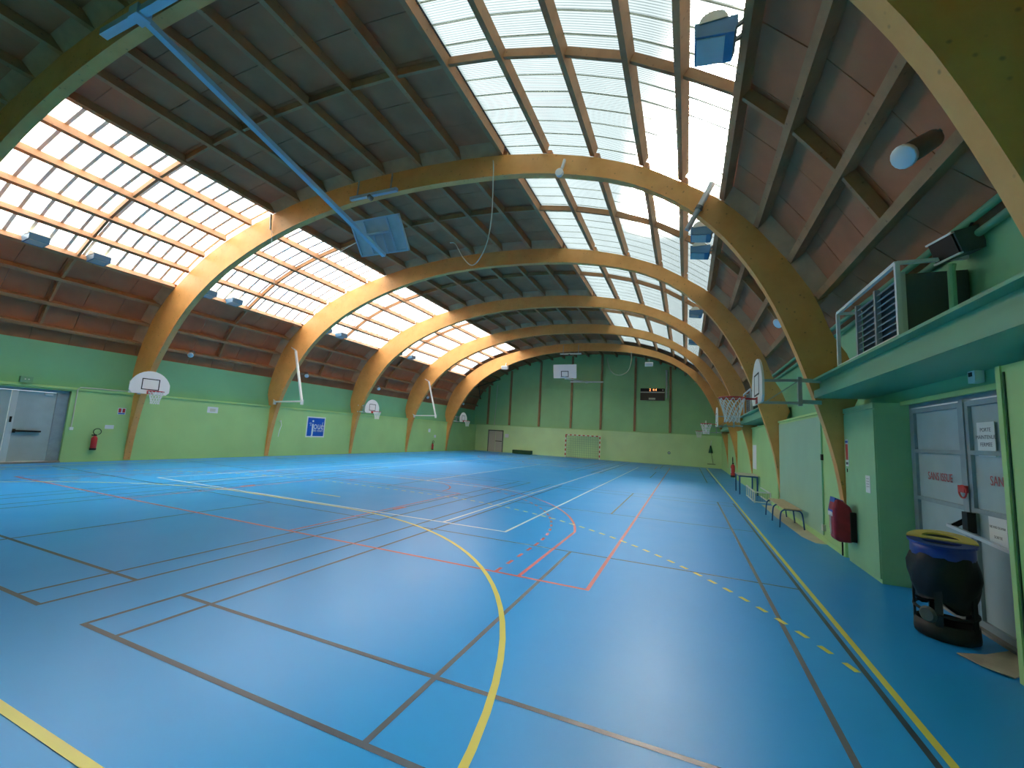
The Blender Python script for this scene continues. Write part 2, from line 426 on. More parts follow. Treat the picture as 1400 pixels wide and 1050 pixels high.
MB().box(XR-.014, XR, DY0-.06, DY0, 0.0, 2.68).build('jamb', m_glow, wr)
MB().box(XR-.008, XR, 9.42, YE, 0, .09).build('skirting', m_glow, wr)
# boarded panel in the second bay
MB().box(XR-.018, XR, 10.62, 14.9, .14, 2.56).build('board', m_gboard, wr)
MB().box(XR-.018, XR, 15.2, 16.1, .05, 2.5).build('board', m_glow, wr)

wlft = struct(empty('wall_left'))
LY0, LY1 = 4.9, 7.45            # left door opening
MB().box(XL-.6, XL, YN, LY0, 0, 2.48).build('lower_wall', m_glow, wlft)
MB().box(XL-.6, XL, LY1, YE, 0, 2.48).build('lower_wall', m_glow, wlft)
MB().box(XL-.6, XL, LY0, LY1, 2.42, 2.48).build('door_lintel', m_glow, wlft)
MB().box(XL-.3, XL+.04, YN, YE, 2.48, 2.56).build('ledge', m_glow, wlft)
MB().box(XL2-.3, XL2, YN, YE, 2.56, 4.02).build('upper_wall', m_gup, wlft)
MB().box(XL, XL+.01, LY1, YE, 0, .07).build('skirting', m_glow, wlft)

def gable(name, y0, y1, m):
    poly = [(XL2-.1, 0), (XR2+.1, 0), (3.1, 4.3)]+[(q.x+n_.x*.06, q.y+n_.y*.06) for q, n_ in zip(Q[1:-1], NRM)]+[(-20.1, 3.9)]
    return MB().prism(poly, y1-y0, Matrix.Translation((0, y0, 0))).build(name, m)
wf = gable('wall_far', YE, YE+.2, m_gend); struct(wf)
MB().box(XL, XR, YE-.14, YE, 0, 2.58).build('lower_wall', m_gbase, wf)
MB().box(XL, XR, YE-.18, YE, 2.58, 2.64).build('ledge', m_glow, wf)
def roof_z(x):
    for a, b in zip(Q[:-1], Q[1:]):
        if b.x <= x <= a.x: return a.y+(b.y-a.y)*(a.x-x)/(a.x-b.x+1e-9)
    return 4
for x in (-18.4, -16.05, -13.0, -9.9, -7.15, -4.2, -1.3):
    MB().box(x-.09, x+.09, YE-.10, YE, 2.66, roof_z(x)-.1).build('stud', m_purlin, wf)
for a, b in zip((-19.6, -18.3, -15.95, -12.9, -9.8, -7.05, -4.1, -1.2), (-18.5, -16.15, -13.1, -10.0, -7.25, -4.3, -1.4, 2.3)):
    if roof_z(a) > 6.6 and roof_z(b) > 6.6: MB().box(a, b, YE-.05, YE, 6.26, 6.36).build('rail', m_gend, wf)
wnear = gable('wall_near', YN-.2, YN, m_gend); struct(wnear)

# ------------------------------------------------------------------ arches
def resample(poly, n):
    L = [0]
    for a, b in zip(poly[:-1], poly[1:]): L.append(L[-1]+math.dist(a, b))
    out = []
    for i in range(n+1):
        t = L[-1]*i/n; k = 0
        while k < len(L)-2 and L[k+1] < t: k += 1
        u = (t-L[k])/(L[k+1]-L[k]+1e-9)
        out.append((poly[k][0]+(poly[k+1][0]-poly[k][0])*u, poly[k][1]+(poly[k+1][1]-poly[k][1])*u))
    return out
def smooth(p, it=2):
    for _ in range(it):
        q = [p[0]]
        for a, b in zip(p[:-1], p[1:]):
            q += [(a[0]*.75+b[0]*.25, a[1]*.75+b[1]*.25), (a[0]*.25+b[0]*.75, a[1]*.25+b[1]*.75)]
        p = q+[p[-1]]
    return p
IN_S = smooth(INNER, 2)
def project_outer(p):
    """nearest point on OUTER to p"""
    best = None; p = Vector(p)
    for a, b in zip(OUTER[:-1], OUTER[1:]):
        a, b = Vector(a), Vector(b); d = b-a; t = max(0, min(1, (p-a).dot(d)/(d.length_squared+1e-9)))
        c = a+d*t; e = (c-p).length
        if best is None or e < best[0]: best = (e, c)
    return best[1]
NSEG = 90
r_in = resample(IN_S, NSEG)
# outer rim: resampled along the roof part, keeping the bent shoulder at the ledge
def outer_pairs():
    n_in = len(r_in); out = resample(smooth(OUTER[:4], 0)+OUTER[4:31]+OUTER[31:], 400)
    # monotone matching by nearest point
    res = []; k = 0
    for p in r_in:
        best = min(range(k, min(k+30, len(out))), key=lambda j: math.dist(out[j], p)+0.002*(j-k))
        res.append(out[best]); k = best
    res[-1] = OUTER[-1]; res[0] = OUTER[0]
    return res
r_out = outer_pairs()
arch_names = ['first', 'second', 'third', 'fourth', 'fifth', 'sixth']
arch_lab = ['near laminated timber arch, mostly dark and cut off by the top corners of the photo',
            'laminated timber arch nearest in full view, with a rope and tube lamp on it',
            'laminated timber arch second in full view, a white bracket on its left leg',
            'laminated timber arch third in full view, basket boards on both its legs',
            'laminated timber arch fourth in full view, a white bracket on its left leg',
            'farthest laminated timber arch, just before the green gable wall']
proto_arch = None
for i, y in enumerate(ARCH_Y):
    if proto_arch is None:
        vs = []; fs = []
        for (a, b) in zip(r_in, r_out):
            vs += [(a[0], 0, a[1]), (b[0], 0, b[1]), (a[0], ARCH_T, a[1]), (b[0], ARCH_T, b[1])]
        n = len(r_in)
        for k in range(n-1):
            o, p = 4*k, 4*k+4
            fs += [(o, o+1, p+1, p), (o+2, p+2, p+3, o+3), (o, p, p+2, o+2), (o+1, o+3, p+3, p+1)]
        fs += [(0, 2, 3, 1), (4*n-4, 4*n-3, 4*n-1, 4*n-2)]
        proto_arch = MB().add(vs, fs).build('timber_arch', m_glulam); o = proto_arch
    else:
        o = proto_arch.copy(); COL.objects.link(o)
    o.location = (0, y, 0); struct(o); tag(o, arch_lab[i], 'arch')

# ------------------------------------------------------------------ roof
edges = [YN]+[y for y in ARCH_Y]+[YE]     # bay k runs edges[k]..edges[k+1]
m_joint = mat('sheet_overlap', (0.70, 0.68, 0.58), 0.6)
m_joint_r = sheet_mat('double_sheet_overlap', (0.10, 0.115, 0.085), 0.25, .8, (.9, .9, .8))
ceil = []
def slab(a, b, y0, y1, t, name, m, parent, off=0.0):
    a = Vector(a); b = Vector(b); d = (b-a).normalized(); nn = Vector((-d.y, d.x))
    if nn.dot(a-Vector((AX, 3))) < 0: nn = -nn
    p = [a+nn*off, b+nn*off, b+nn*(off+t), a+nn*(off+t)]
    return MB().prism([(q.x, q.y) for q in p], y1-y0, Matrix.Translation((0, y0, 0))).build(name, m, parent)
for k in range(7):
    y0, y1 = edges[k], edges[k+1]
    c = struct(empty('ceiling', (0, 0, 0)))
    lit = 1 <= k <= 5
    ystart = y0+ARCH_T+.32 if k == 1 else y0
    npan = 6 if k in (1, 2, 3) else 2
    # outer skin, one mesh per bay
    sk = MB()
    for g in range(len(Q)-1):
        if lit and (g in SKY_R or g in SKY_L):
            if k == 1:
                a, b = Q[g], Q[g+1]
                sk.add([(a.x, y0-.1, a.y+.01), (b.x, y0-.1, b.y+.01), (b.x, ystart, b.y+.01), (a.x, ystart, a.y+.01)], [(0, 1, 2, 3)])
            continue
        a, b = Q[g], Q[g+1]
        d = (b-a).normalized(); nn = Vector((-d.y, d.x))
        if nn.dot(a-Vector((AX, 3))) < 0: nn = -nn
        a2, b2 = a+nn*.07-d*.06, b+nn*.07+d*.06
        ye = y1+(.25 if k == 6 else 0); yn = y0-(.25 if k == 0 else 0)
        sk.add([(a2.x, yn, a2.y), (b2.x, yn, b2.y), (b2.x, ye, b2.y), (a2.x, ye, a2.y)], [(0, 1, 2, 3)])
    if k in (1, 6):
        yc = ystart if k == 1 else y0+.01
        for g in list(SKY_R)+list(SKY_L):
            a, b = Q[g], Q[g+1]; nn = ((a+b)/2-Vector((AX, 3))).normalized()
            sk.add([(a.x, yc, a.y-.02), (b.x, yc, b.y-.02), (b.x+nn.x*.14, yc, b.y+nn.y*.14), (a.x+nn.x*.14, yc, a.y+nn.y*.14)], [(0, 1, 2, 3)])
    sk.build('roof_deck', m_deck, c)
    # boards
    for g in range(len(Q)-1):
        if lit and (g in SKY_R or g in SKY_L): continue
        for j in range(npan):
            w = (y1-y0)/npan
            slab(Q[g], Q[g+1], y0+j*w+.007, y0+(j+1)*w-.007, .03, 'roof_board', m_panel, c, off=random.uniform(0, .006))
    # translucent sheets
    if lit:
        for rng in (SKY_R, SKY_L):
            pts = [Q[g] for g in rng]+[Q[rng[-1]+1]]
            pts = resample([(p.x, p.y) for p in pts], 14)
            ns = 12; w = (y1-ystart)/ns
            jm = MB(); jw = .02 if rng is SKY_R else .042
            for j in range(ns):
                vs = []; fs = []
                for (x, z) in pts: vs += [(x, ystart+j*w, z), (x, ystart+(j+1)*w, z)]
                for q in range(len(pts)-1): fs.append((2*q, 2*q+1, 2*q+3, 2*q+2))
                so = MB().add(vs, fs).build('translucent_sheet', m_sheet_d if rng is SKY_R else m_sheet, c, smooth=True)
                yy = ystart+j*w
                vs = []; fs = []
                for (x, z) in pts:
                    v = (Vector((AX, 2.5))-Vector((x, z))).normalized()*.012
                    vs += [(x+v.x, yy-jw, z+v.y), (x+v.x, yy+jw, z+v.y)]
                for q in range(len(pts)-1): fs.append((2*q, 2*q+1, 2*q+3, 2*q+2))
                jm.add(vs, fs)
            jo = jm.build('sheet_overlap', m_joint_r if rng is SKY_R else m_joint, c); jo['kind'] = 'stuff'
    # purlins
    for i in range(len(PUR)):
        p = Vector(PUR[i]); nn = NRM[i]; d = Vector((-nn.y, nn.x))
        wdt = .058
        ya = y0+(ARCH_T if k > 0 else 0)
        a = p+nn*.0; b = p+nn*(PD-.012)
        poly = [a-d*wdt, a+d*wdt, b+d*wdt, b-d*wdt]
        MB().prism([(q.x, q.y) for q in poly], y1-ya, Matrix.Translation((0, ya, 0))).build('purlin', m_purlin, c)
    # mid-bay blocking between purlins
    ym = (y0+ARCH_T+y1)/2
    for i in range(len(PUR)-1):
        a, b = Vector(PUR[i]), Vector(PUR[i+1]); nn = (NRM[i]+NRM[i+1]).normalized(); d = (b-a).normalized()
        a2, b2 = a+d*.06, b-d*.06
        poly = [a2+nn*.06, b2+nn*.06, b2+nn*(PD-.02), a2+nn*(PD-.02)]
        MB().prism([(q.x, q.y) for q in poly], .07, Matrix.Translation((0, ym-.035, 0))).build('blocking', m_purlin, c)
    # slanted filler boards above the arch at the end of the bay
    if k < 6:
        for g in range(1, len(Q)-2):
            if (g in SKY_R or g in SKY_L) and lit: continue
            i = g-1
            a, b = Vector(PUR[i]), Vector(PUR[i+1]); d = (b-a).normalized()
            a, b = a+d*.07, b-d*.07
            qa, qb = Q[g]+d*.07, Q[g+1]-d*.07
            vs = [(a.x, y1-.01, a.y), (b.x, y1-.01, b.y), (qb.x, y1-.22, qb.y), (qa.x, y1-.22, qa.y)]
            vs += [(x, y+.02, z) for x, y, z in vs]
            MB().add(vs, [(0, 1, 2, 3), (7, 6, 5, 4), (0, 4, 5, 1), (1, 5, 6, 2), (2, 6, 7, 3), (3, 7, 4, 0)]).build('filler_board', m_filler, c)
    ceil.append(c)
    if k == 6:
        for (i, j) in ((19, 22), (22, 19)):
            a, b = PUR[i], PUR[j]
            MB().bar((a[0]+.1, y0+.4, a[1]-.05), (b[0]+.1, y1-.4, b[1]-.05), .05).build('cross_brace', m_deck, c)

# ------------------------------------------------------------------ right side beams (shelf edge along the wall)
PROF = [(2.95, 3.13), (2.12, 3.13), (2.12, 3.095), (2.25, 3.095), (2.25, 2.96), (2.16, 2.93), (2.16, 2.79), (2.95, 2.79)]
for n_, (a, b, lb) in enumerate(((YN, 9.2, 'green painted channel beam along the right wall above the grey doors'),
                                 (15.16, 20.7, 'green painted channel beam behind the second basket on the right wall'),
                                 (26.66, 32.2, 'farthest green channel beam on the right wall'))):
    o = MB().prism(PROF, b-a, Matrix.Translation((0, a, 0))).build('channel_beam', m_gteal); struct(o); tag(o, lb, 'beam')

# ------------------------------------------------------------------ doors
d2 = struct(empty('door_2', (DX, 0, 0)))
def part(mb, name, m, parent, smooth=False): return mb.build(name, m, parent, smooth)
part(MB().box(0, .08, DY0-.2, DY1, 2.52, 2.60).box(0, .08, DY1-.07, DY1, 0, 2.52), 'door_frame', m_dgrey2, d2)
part(MB().box(-.08, .05, DY0, DY1, 0, .03), 'threshold', m_concrete, d2)
for (ya, yb_, nm) in ((6.60, 7.78, 'a'), (5.28, 6.52, 'b')):
    lf = part(MB().box(.02, .06, ya, yb_, .03, 2.50), 'door_leaf', m_dgrey, d2)
    f = MB()
    f.box(-.015, .02, ya, ya+.06, .03, 2.5).box(-.015, .02, yb_-.06, yb_, .03, 2.5)
    f.box(-.015, .02, ya+.06, yb_-.06, 2.44, 2.5).box(-.015, .02, ya+.06, yb_-.06, .03, .10)
    part(f, 'stile_frame', m_dgrey2, lf)
    for z in (1.885, 1.245): part(MB().box(-.015, .02, ya+.06, yb_-.06, z, z+.05), 'rail', m_dgrey2, lf)
part(MB().box(-.03, .05, 6.52, 6.60, .03, 2.52), 'mullion', m_dgrey2, d2)
text('lettering', 'SANS ISSUE', .145, m_lred, d2, face_M((-.001, 7.16, 1.585), (-1, 0, 0)) @ Matrix.Diagonal((.78, 1, 1, 1)))
text('lettering', 'SANS ISSUE', .145, m_lred, d2, face_M((-.001, 5.90, 1.615), (-1, 0, 0)) @ Matrix.Diagonal((.78, 1, 1, 1)))
lk = part(MB().box(-.07, -.03, 6.51, 6.63, 1.45, 1.53), 'lock_case', m_red, d2)
part(MB().tube([(-.06, 6.56+.07*cos(t), 1.46+.07*sin(t)) for t in [2*pi*i/16 for i in range(16)]], .01, 6, closed=True), 'lock_shackle', m_red, lk)
part(MB().box(-.09, -.015, 6.44, 6.54, 1.02, 1.24), 'bar_housing', m_black, d2)
pb = part(MB().bar((-.13, 6.74, 1.05), (-.10, 5.28, .93), .035), 'push_bar', m_alu, d2)
part(MB().bar((-.12, 6.66, 1.05), (-.02, 6.62, 1.14), .05), 'bar_arm', m_black, d2)

d1 = struct(empty('door_1', (XL-.12, 0, 0)))
part(MB().box(-.1, .02, LY1-.30, LY1, 0, 2.42), 'door_frame', m_dgrey2, d1)
part(MB().box(-.1, .16, LY0, LY1, 0, .05), 'threshold', m_concrete, d1)
part(MB().box(-.02, .03, LY0, LY1-.3, 2.33, 2.42), 'head_frame', m_dgrey2, d1)
lf = part(MB().box(-.05, -.01, 6.26, LY1-.31, .06, 2.32), 'door_leaf', m_dgrey, d1)
part(MB().bar((.04, 6.30, 1.03), (.04, 6.90, 1.02), .05), 'push_bar', m_black, lf)
part(MB().box(.0, .04, 6.27, 6.33, .97, 1.09), 'bar_housing', m_black, lf)
part(MB().box(-.01, .02, 6.85, 7.05, 2.22, 2.3), 'door_closer', m_alu, lf)
lf = part(MB().box(-.05, -.01, 4.95, 6.1, .06, 2.32), 'door_leaf', m_dgrey, d1)
part(MB().box(-.04, .03, 6.11, 6.25, .06, 2.32), 'mullion', m_alu, d1)
part(MB().box(.03, .05, 6.15, 6.2, 1.3, 1.48), 'lock_case', m_black, d1)

d3 = struct(empty('door_3', (0, YE-.14, 0)))
part(MB().box(-18.2, -16.55, -.03, .0, 2.02, 2.12).box(-18.2, -18.12, -.03, 0, 0, 2.02).box(-16.63, -16.55, -.03, 0, 0, 2.02), 'door_frame', m_greybox, d3)
for a, b in ((-18.11, -17.40), (-17.36, -16.64)):
    lf = part(MB().box(a, b, -.02, 0, .02, 2.01), 'door_leaf', m_dbeige, d3)
part(MB().box(-17.36, -16.68, -.06, -.02, 1.02, 1.08), 'push_bar', m_black, d3)

# ------------------------------------------------------------------ basketball hoops on swing frames
def fan_poly(w, h):
    pts = [(-w*.42, 0), (w*.42, 0), (w*.5, .10), (w*.5, h*.45)]
    for i in range(0, 13):
        a = radians(22)+(pi-2*radians(22))*i/12
        pts.append((w*.5*cos(a)/cos(radians(22)), h*.45+(h*.55)*(sin(a)-sin(radians(22)))/(1-sin(radians(22)))))
    pts += [(-w*.5, h*.45), (-w*.5, .10)]
    out = []
    for p in pts:
        if not out or math.dist(p, out[-1]) > .01: out.append(p)
    return out
def hoop(label, loc, rz):
    """local frame: board faces -X, base of the board at z=0; arms run to +X"""
    t = thing('basketball_hoop', label, 'basketball hoop', loc, rz, 'wall baskets on the timber arches')
    R90 = Matrix.Rotation(pi/2, 4, 'Z')
    bd = MB().prism(fan_poly(1.25, .84), .035, Matrix.Translation((.0175, 0, 0)) @ R90).build('backboard', m_board, t)
    tg = MB(); x0 = -.022
    for (a, b, c, d) in ((-.28, .28, .53, .56), (-.28, .28, .15, .18), (-.28, -.25, .15, .56), (.25, .28, .15, .56)):
        tg.box(x0, x0+.004, a, b, c, d)
    tg.build('target_mark', m_black, bd)
    MB().tube([(-.43+.225*cos(a), .225*sin(a), .10) for a in [2*pi*i/28 for i in range(28)]], .014, 6, closed=True).build('rim', m_red, t)
    MB().box(-.21, -.02, -.06, .06, .075, .10).box(-.03, -.018, -.09, .09, .0, .12).build('rim_plate', m_red, t)
    nt = MB(); n = 12; lv = [(.225, .09), (.20, 0), (.165, -.10), (.14, -.2), (.125, -.29), (.135, -.36)]
    for i in range(n):
        for s_ in (1, -1):
            pts = []
            for j, (r, z) in enumerate(lv):
                a = 2*pi*(i+s_*.5*j)/n
                pts.append((-.43+r*cos(a), r*sin(a), z))
            nt.tube(pts, .008, 4, cap=False)
    nt.build('net', m_net, t)
    fr = MB()
    for z in (.44, .03):
        fr.bar((.02, -.0, z), (.66, .0, z), .045)
    fr.bar((.66, 0, -.02), (.66, 0, .50), .09, .06)
    fr.bar((.14, 0, .05), (.62, 0, .42), .015)
    fr.build('swing_frame', m_steel, t)
    for z in (.45, .06):
        MB().bar((.70, .04, z), (1.02, .16, z), .07, .02, (0, 1, 0)).build('bracket', m_alu, t)
    return t
h0 = hoop('white fan-shaped basket board seen edge-on on the nearest right arch leg', (1.22, 8.92, 2.64), 0)
HX = 1.22
h1 = dup(h0, (1.22, 20.42, 2.66), 0, 'white fan-shaped basket board edge-on, second along the right arches')
h2 = dup(h0, (1.22, 31.92, 2.66), 0, 'farthest basket of the right wall, small, by the gable wall')
h3 = dup(h0, (-18.2, 9.0, 2.52), pi, 'white fan-shaped basket board on the nearest left arch leg, above the red extinguisher')
h4 = dup(h0, (-18.2, 20.85, 2.62), pi, 'white basket board on the left arch leg just right of the blue sign')
h5 = dup(h0, (-18.2, 32.55, 2.62), pi, 'farthest white basket board of the left wall, beside the far corner')

# ------------------------------------------------------------------ ceiling-hung goals
def roof_basket(label, board_c, face, pivot, bar_w, lean, name='ceiling_basket'):
    """board_c: centre of board; face +1 looks to +Y; pivot: end of the long boom"""
    t = thing(name, label, 'basketball hoop', (0, 0, 0), 0)
    bx, by, bz = board_c; w, h = 1.8, 1.05
    tilt = Matrix.Translation(board_c) @ Matrix.Rotation(radians(lean), 4, 'X')
    bd = MB().box(-w/2, w/2, -.02, .02, -h/2, h/2, tilt).build('backboard', m_board if face < 0 else m_lblue, t)
    f = face
    fm = MB()
    for (x0, x1, z0, z1) in ((-w/2, w/2, h/2-.05, h/2), (-w/2, w/2, -h/2, -h/2+.05), (-w/2, -w/2+.05, -h/2, h/2), (w/2-.05, w/2, -h/2, h/2), (.42, .47, -h/2, h/2), (-.42, -.38, -h/2, h/2)):
        fm.box(x0, x1, min(-f*.02, -f*.07), max(-f*.02, -f*.07), z0, z1, tilt)
    fm.build('back_frame', m_bluesteel if face > 0 else m_white, t)
    tg = MB()
    for (x0, x1, z0, z1) in ((-.295, .295, -.1, -.05), (-.295, .295, -.5, -.45), (-.295, -.245, -.5, -.05), (.245, .295, -.5, -.05)):
        tg.box(x0, x1, min(f*.02, f*.025), max(f*.02, f*.025), z0+.08, z1+.08, tilt)
    tg.build('target_mark', m_black, bd)
    MB().tube([tilt @ Vector((.225*cos(a), f*(.40+.225*sin(a)), -.40)) for a in [2*pi*i/24 for i in range(24)]], .014, 6, closed=True).build('rim', m_red if face > 0 else m_bluesteel, t)
    MB().bar(tilt @ Vector((0, f*.02, -.40)), tilt @ Vector((0, f*.18, -.40)), .12, .05).build('rim_plate', m_bluesteel, t)
    end = tilt @ Vector((0, -f*.10, -h/2-.03))
    MB().bar(pivot, end, .13, .10).build('boom', m_bluesteel if face > 0 else m_white, t)
    d = (Vector(end)-Vector(pivot)).normalized()
    g = MB()
    q = Vector(end)-d*.9
    for x in (-.42, .42): g.bar(q, tilt @ Vector((x, -f*.06, .1)), .05)
    g.bar(tilt @ Vector((-.45, -f*.08, .1)), tilt @ Vector((.45, -f*.08, .1)), .05)
    for x in (-.16, .16): g.bar(tilt @ Vector((x, -f*.08, -h/2)), tilt @ Vector((x, -f*.08, .1)), .035)
    g.build('board_strut', m_bluesteel if face > 0 else m_white, t)
    px, py, pz = pivot
    MB().box(px-bar_w/2, px+bar_w/2, py-.06, py+.06, pz-.06, pz+.06).build('pivot_beam', m_bluesteel if face > 0 else m_white, t)
    MB().box(px-.13, px+.13, py-.09, py+.12, pz-.10, pz+.09).build('pivot_plate', m_bluesteel if face > 0 else m_white, t)
    return t
rb1 = roof_basket('retracted ceiling basket seen from behind, its pale blue boom slung below the dark roof', (-8.57, 9.44, 7.52), 1, (-8.6, 3.25, 8.52), 2.2, 37)
rb2 = roof_basket('white rectangular basket board raised high before the far gable wall', (-8.6, 30.6, 6.78), -1, (-8.5, YE-.18, 6.95), 3.1, 12)
def hoist(label, y, z, ztop):
    t = thing('hoist_bar', label, 'bar', (0, 0, 0))
    MB().box(AX-.86, AX+.86, y-.05, y+.05, z-.05, z+.05).build('bar', m_bluesteel if y < 20 else m_white, t)
    for x in (-.62, .62): MB().bar((AX+x, y, z+.05), (AX+x, y+.02, ztop), .03).build('hanger_rod', m_steel, t)
    MB().lathe([(.04, -.09), (.075, -.06), (.075, .06), (.04, .09)], 12, Matrix.Translation((AX-.1, y, z-.08)) @ Matrix.Rotation(pi/2, 4, 'X')).build('pulley', m_lampgrey, t)
    return t
hoist('pale blue hoist bar hung under the nearest full arch', 9.0, 8.60, 9.15)
hoist('small white hoist bar hung under the farthest arch', 32.0, 8.42, 9.15)

# ------------------------------------------------------------------ swing brackets on the left arches
def gallows(label, y):
    t = thing('swing_bracket', label, 'bracket', (0, y, 0), 0, 'white brackets on the left arches')
    MB().bar((-18.16, 0, 5.34), (-17.34, 0, 2.80), .085).build('strut', m_white, t)
    MB().bar((-19.22, 0, 2.76), (-17.30, 0, 2.82), .075).build('arm', m_white, t)
    MB().bar((-18.12, 0, 5.34), (-18.72, .12, 5.62), .05).build('upper_clamp', m_white, t)
    MB().bar((-19.18, 0, 2.76), (-19.5, .12, 2.9), .05).build('lower_clamp', m_white, t)
    for x, z0, z1 in ((-17.33, 2.66, 2.9), (-19.22, 2.62, 2.8)): MB().box(x-.05, x+.05, -.05, .05, z0, z1).build('hook', m_white, t)
    return t
g0 = gallows('white triangular swing bracket on the left arch just left of the blue sign', 14.88)
dup(g0, (.25, 26.38, .02), 0, 'smaller white triangular swing bracket further along the left wall')

# ------------------------------------------------------------------ cylinder spotlights on the lowest purlins
def spot(label, p, d):
    t = thing('spotlight', label, 'lamp', p, 0, 'cylinder spotlights')
    M = Vector(d).to_track_quat('Z', 'Y').to_matrix().to_4x4()
    MB().lathe([(.05, -.22), (.085, -.18), (.095, .0), (.095, .17)], 16, M).build('housing', m_lampgrey, t, True)
    MB().lathe([(.103, .15), (.108, .16), (.108, .185), (.098, .19)], 16, M).build('ring', m_alu, t, True)
    MB().lathe([(.095, .171), (.05, .178), (.01, .18)], 16, M).build('lens', m_glass, t, True)
    MB().bar((0, 0, .02), (Vector((0.16, .0, .13)) if d[0] < 0 else Vector((-.16, 0, .13))), .035).build('bracket', m_lampgrey, t)
    return t
sp0 = spot('grey cylinder spotlight on the lowest roof beam at the upper right', (1.93, 4.62, 4.62), (-.74, -.35, -.57))
for k, lb in enumerate(('cylinder spotlight seen past the nearest right arch leg', 'third cylinder spotlight along the right roof edge', 'fourth cylinder spotlight along the right roof edge', 'fifth cylinder spotlight along the right roof edge')):
    dup(sp0, (1.93, 4.62+5.75*(k+1), 4.62), 0, lb)
sl0 = spot('pale round spotlight on the left roof edge, nearest of its row', (-19.12, 10.72, 4.40), (.6, -.5, -.45))
for k, lb in enumerate(('round spotlight beside the white bracket over the blue sign', 'third round spotlight along the left roof edge', 'round spotlight behind the second white bracket', 'farthest round spotlight of the left roof edge')):
    dup(sl0, (-19.12, 10.72+5.8*(k+1), 4.40), 0, lb)

# ------------------------------------------------------------------ blue floodlights along the skylights
def flood(label, p, side):
    """side +1: on the right skylight edge, -1: left"""
    t = thing('floodlight', label, 'lamp', p, 0 if side > 0 else pi, 'blue floodlights along the skylights')
    prof = [(-.24, -.10), (.20, -.16), (.24, -.05), (.24, .06), (-.24, .09)]
    MB().prism(prof, .44, Matrix.Translation((0, -.22, 0))).build('housing', m_flood, t)
    arc_ = [(.16*cos(a)-.03, .06+.13*sin(a)) for a in [pi*i/10 for i in range(11)]]
    for y in (-.235, .22): MB().prism(arc_, .015, Matrix.Translation((0, y, 0))).build('end_cap', m_cream, t)
    MB().prism([(.16*cos(a)-.03, .06+.12*sin(a)) for a in [pi*i/10 for i in range(11)]], .42, Matrix.Translation((0, -.21, 0))).build('reflector_back', m_cream, t)
    for y in (-.1, .1): MB().bar((.20, y, .0), (.40, y, .12), .04).build('bracket', m_lampgrey, t)
    MB().box(-.20, .12, -.19, .19, -.145, -.128, Matrix.Rotation(radians(7.8), 4, 'Y')).build('glass', m_glass, t)
    return t
fr0 = flood('blue floodlight nearest on the right skylight edge, against the sun glow', (.30, 5.28, 6.93), 1)
right_y = [(4.35, 'blue floodlight at the top of the photo on the right skylight edge'), (10.6, 'upper of two blue floodlights behind the nearest full arch on the right'), (11.65, 'lower of two blue floodlights behind the nearest full arch on the right'), (17.4, 'blue floodlight on the right skylight edge in the second full bay'), (22.4, 'blue floodlight on the right skylight edge in the third full bay')]
for y, lb in right_y: dup(fr0, (.30, y, 6.93), 0, lb)
fl0 = flood('blue floodlight at the far left under the left skylight', (-17.86, 5.40, 6.76), -1)
left_y = [(6.85, 'second blue floodlight from the left under the left skylight'), (10.28, 'left one of the blue floodlight pair in the first full bay'), (11.35, 'right one of the blue floodlight pair in the first full bay'),
          (16.3, 'left one of the blue floodlight pair in the second full bay'), (17.4, 'right one of the blue floodlight pair in the second full bay'), (22.4, 'left one of the floodlight pair in the third full bay'), (23.9, 'right one of the floodlight pair in the third full bay'), (28.6, 'farthest floodlight under the left skylight')]
for y, lb in left_y: dup(fl0, (-17.86, y, 6.76), pi, lb)
def smallflood(label, p):
    t = thing('small_floodlight', label, 'lamp', p)
    MB().box(-.28, .28, -.16, .12, -.14, .14, Matrix.Rotation(.3, 4, 'X')).build('housing', m_white, t)
    MB().box(-.24, .24, -.18, -.16, -.11, .11, Matrix.Rotation(.3, 4, 'X')).build('glass', m_glass, t)
    MB().bar((0, .05, .1), (0, .22, .42), .04).build('bracket', m_steel, t)
    return t
sf0 = smallflood('small white floodlight under the farthest arch, left of the gable', (-14.2, 31.95, 7.36))
dup(sf0, (-2.6, 31.95, 7.5), 0, 'small white floodlight under the farthest arch, above the scoreboard')

# ------------------------------------------------------------------ things on the first full arch
t = thing('tube_lamp', 'grey tube lamp strapped across the nearest full arch on the right', 'lamp', (0, 0, 0))
MB().tube([(.46, 9.02, 7.24), (.22, 9.02, 6.76)], .062, 12).build('tube', m_alu, t)
MB().tube([(.21, 9.02, 6.74), (-.02, 9.02, 6.28)], .055, 12).build('tube', m_steel, t)
MB().tube([(.225, 9.02, 6.77), (.19, 9.02, 6.70)], .072, 12).build('collar', m_lampgrey, t)
MB().bar((.24, 9.08, 6.8), (.24, 9.2, 6.8), .08).build('bracket', m_lampgrey, t)
t = thing('pulley_cleat', 'white pulley cleat fixed on the nearest full arch at the skylight', 'pulley', (-2.85, 9.12, 8.32))
MB().bar((.06, 0, .22), (.0, 0, .0), .07, .05).build('cleat', m_white, t)
MB().lathe([(.03, -.05), (.10, -.04), (.10, .04), (.03, .05)], 14, Matrix.Translation((-.06, 0, -.10)) @ Matrix.Rotation(pi/2, 4, 'X')).build('wheel', m_white, t)
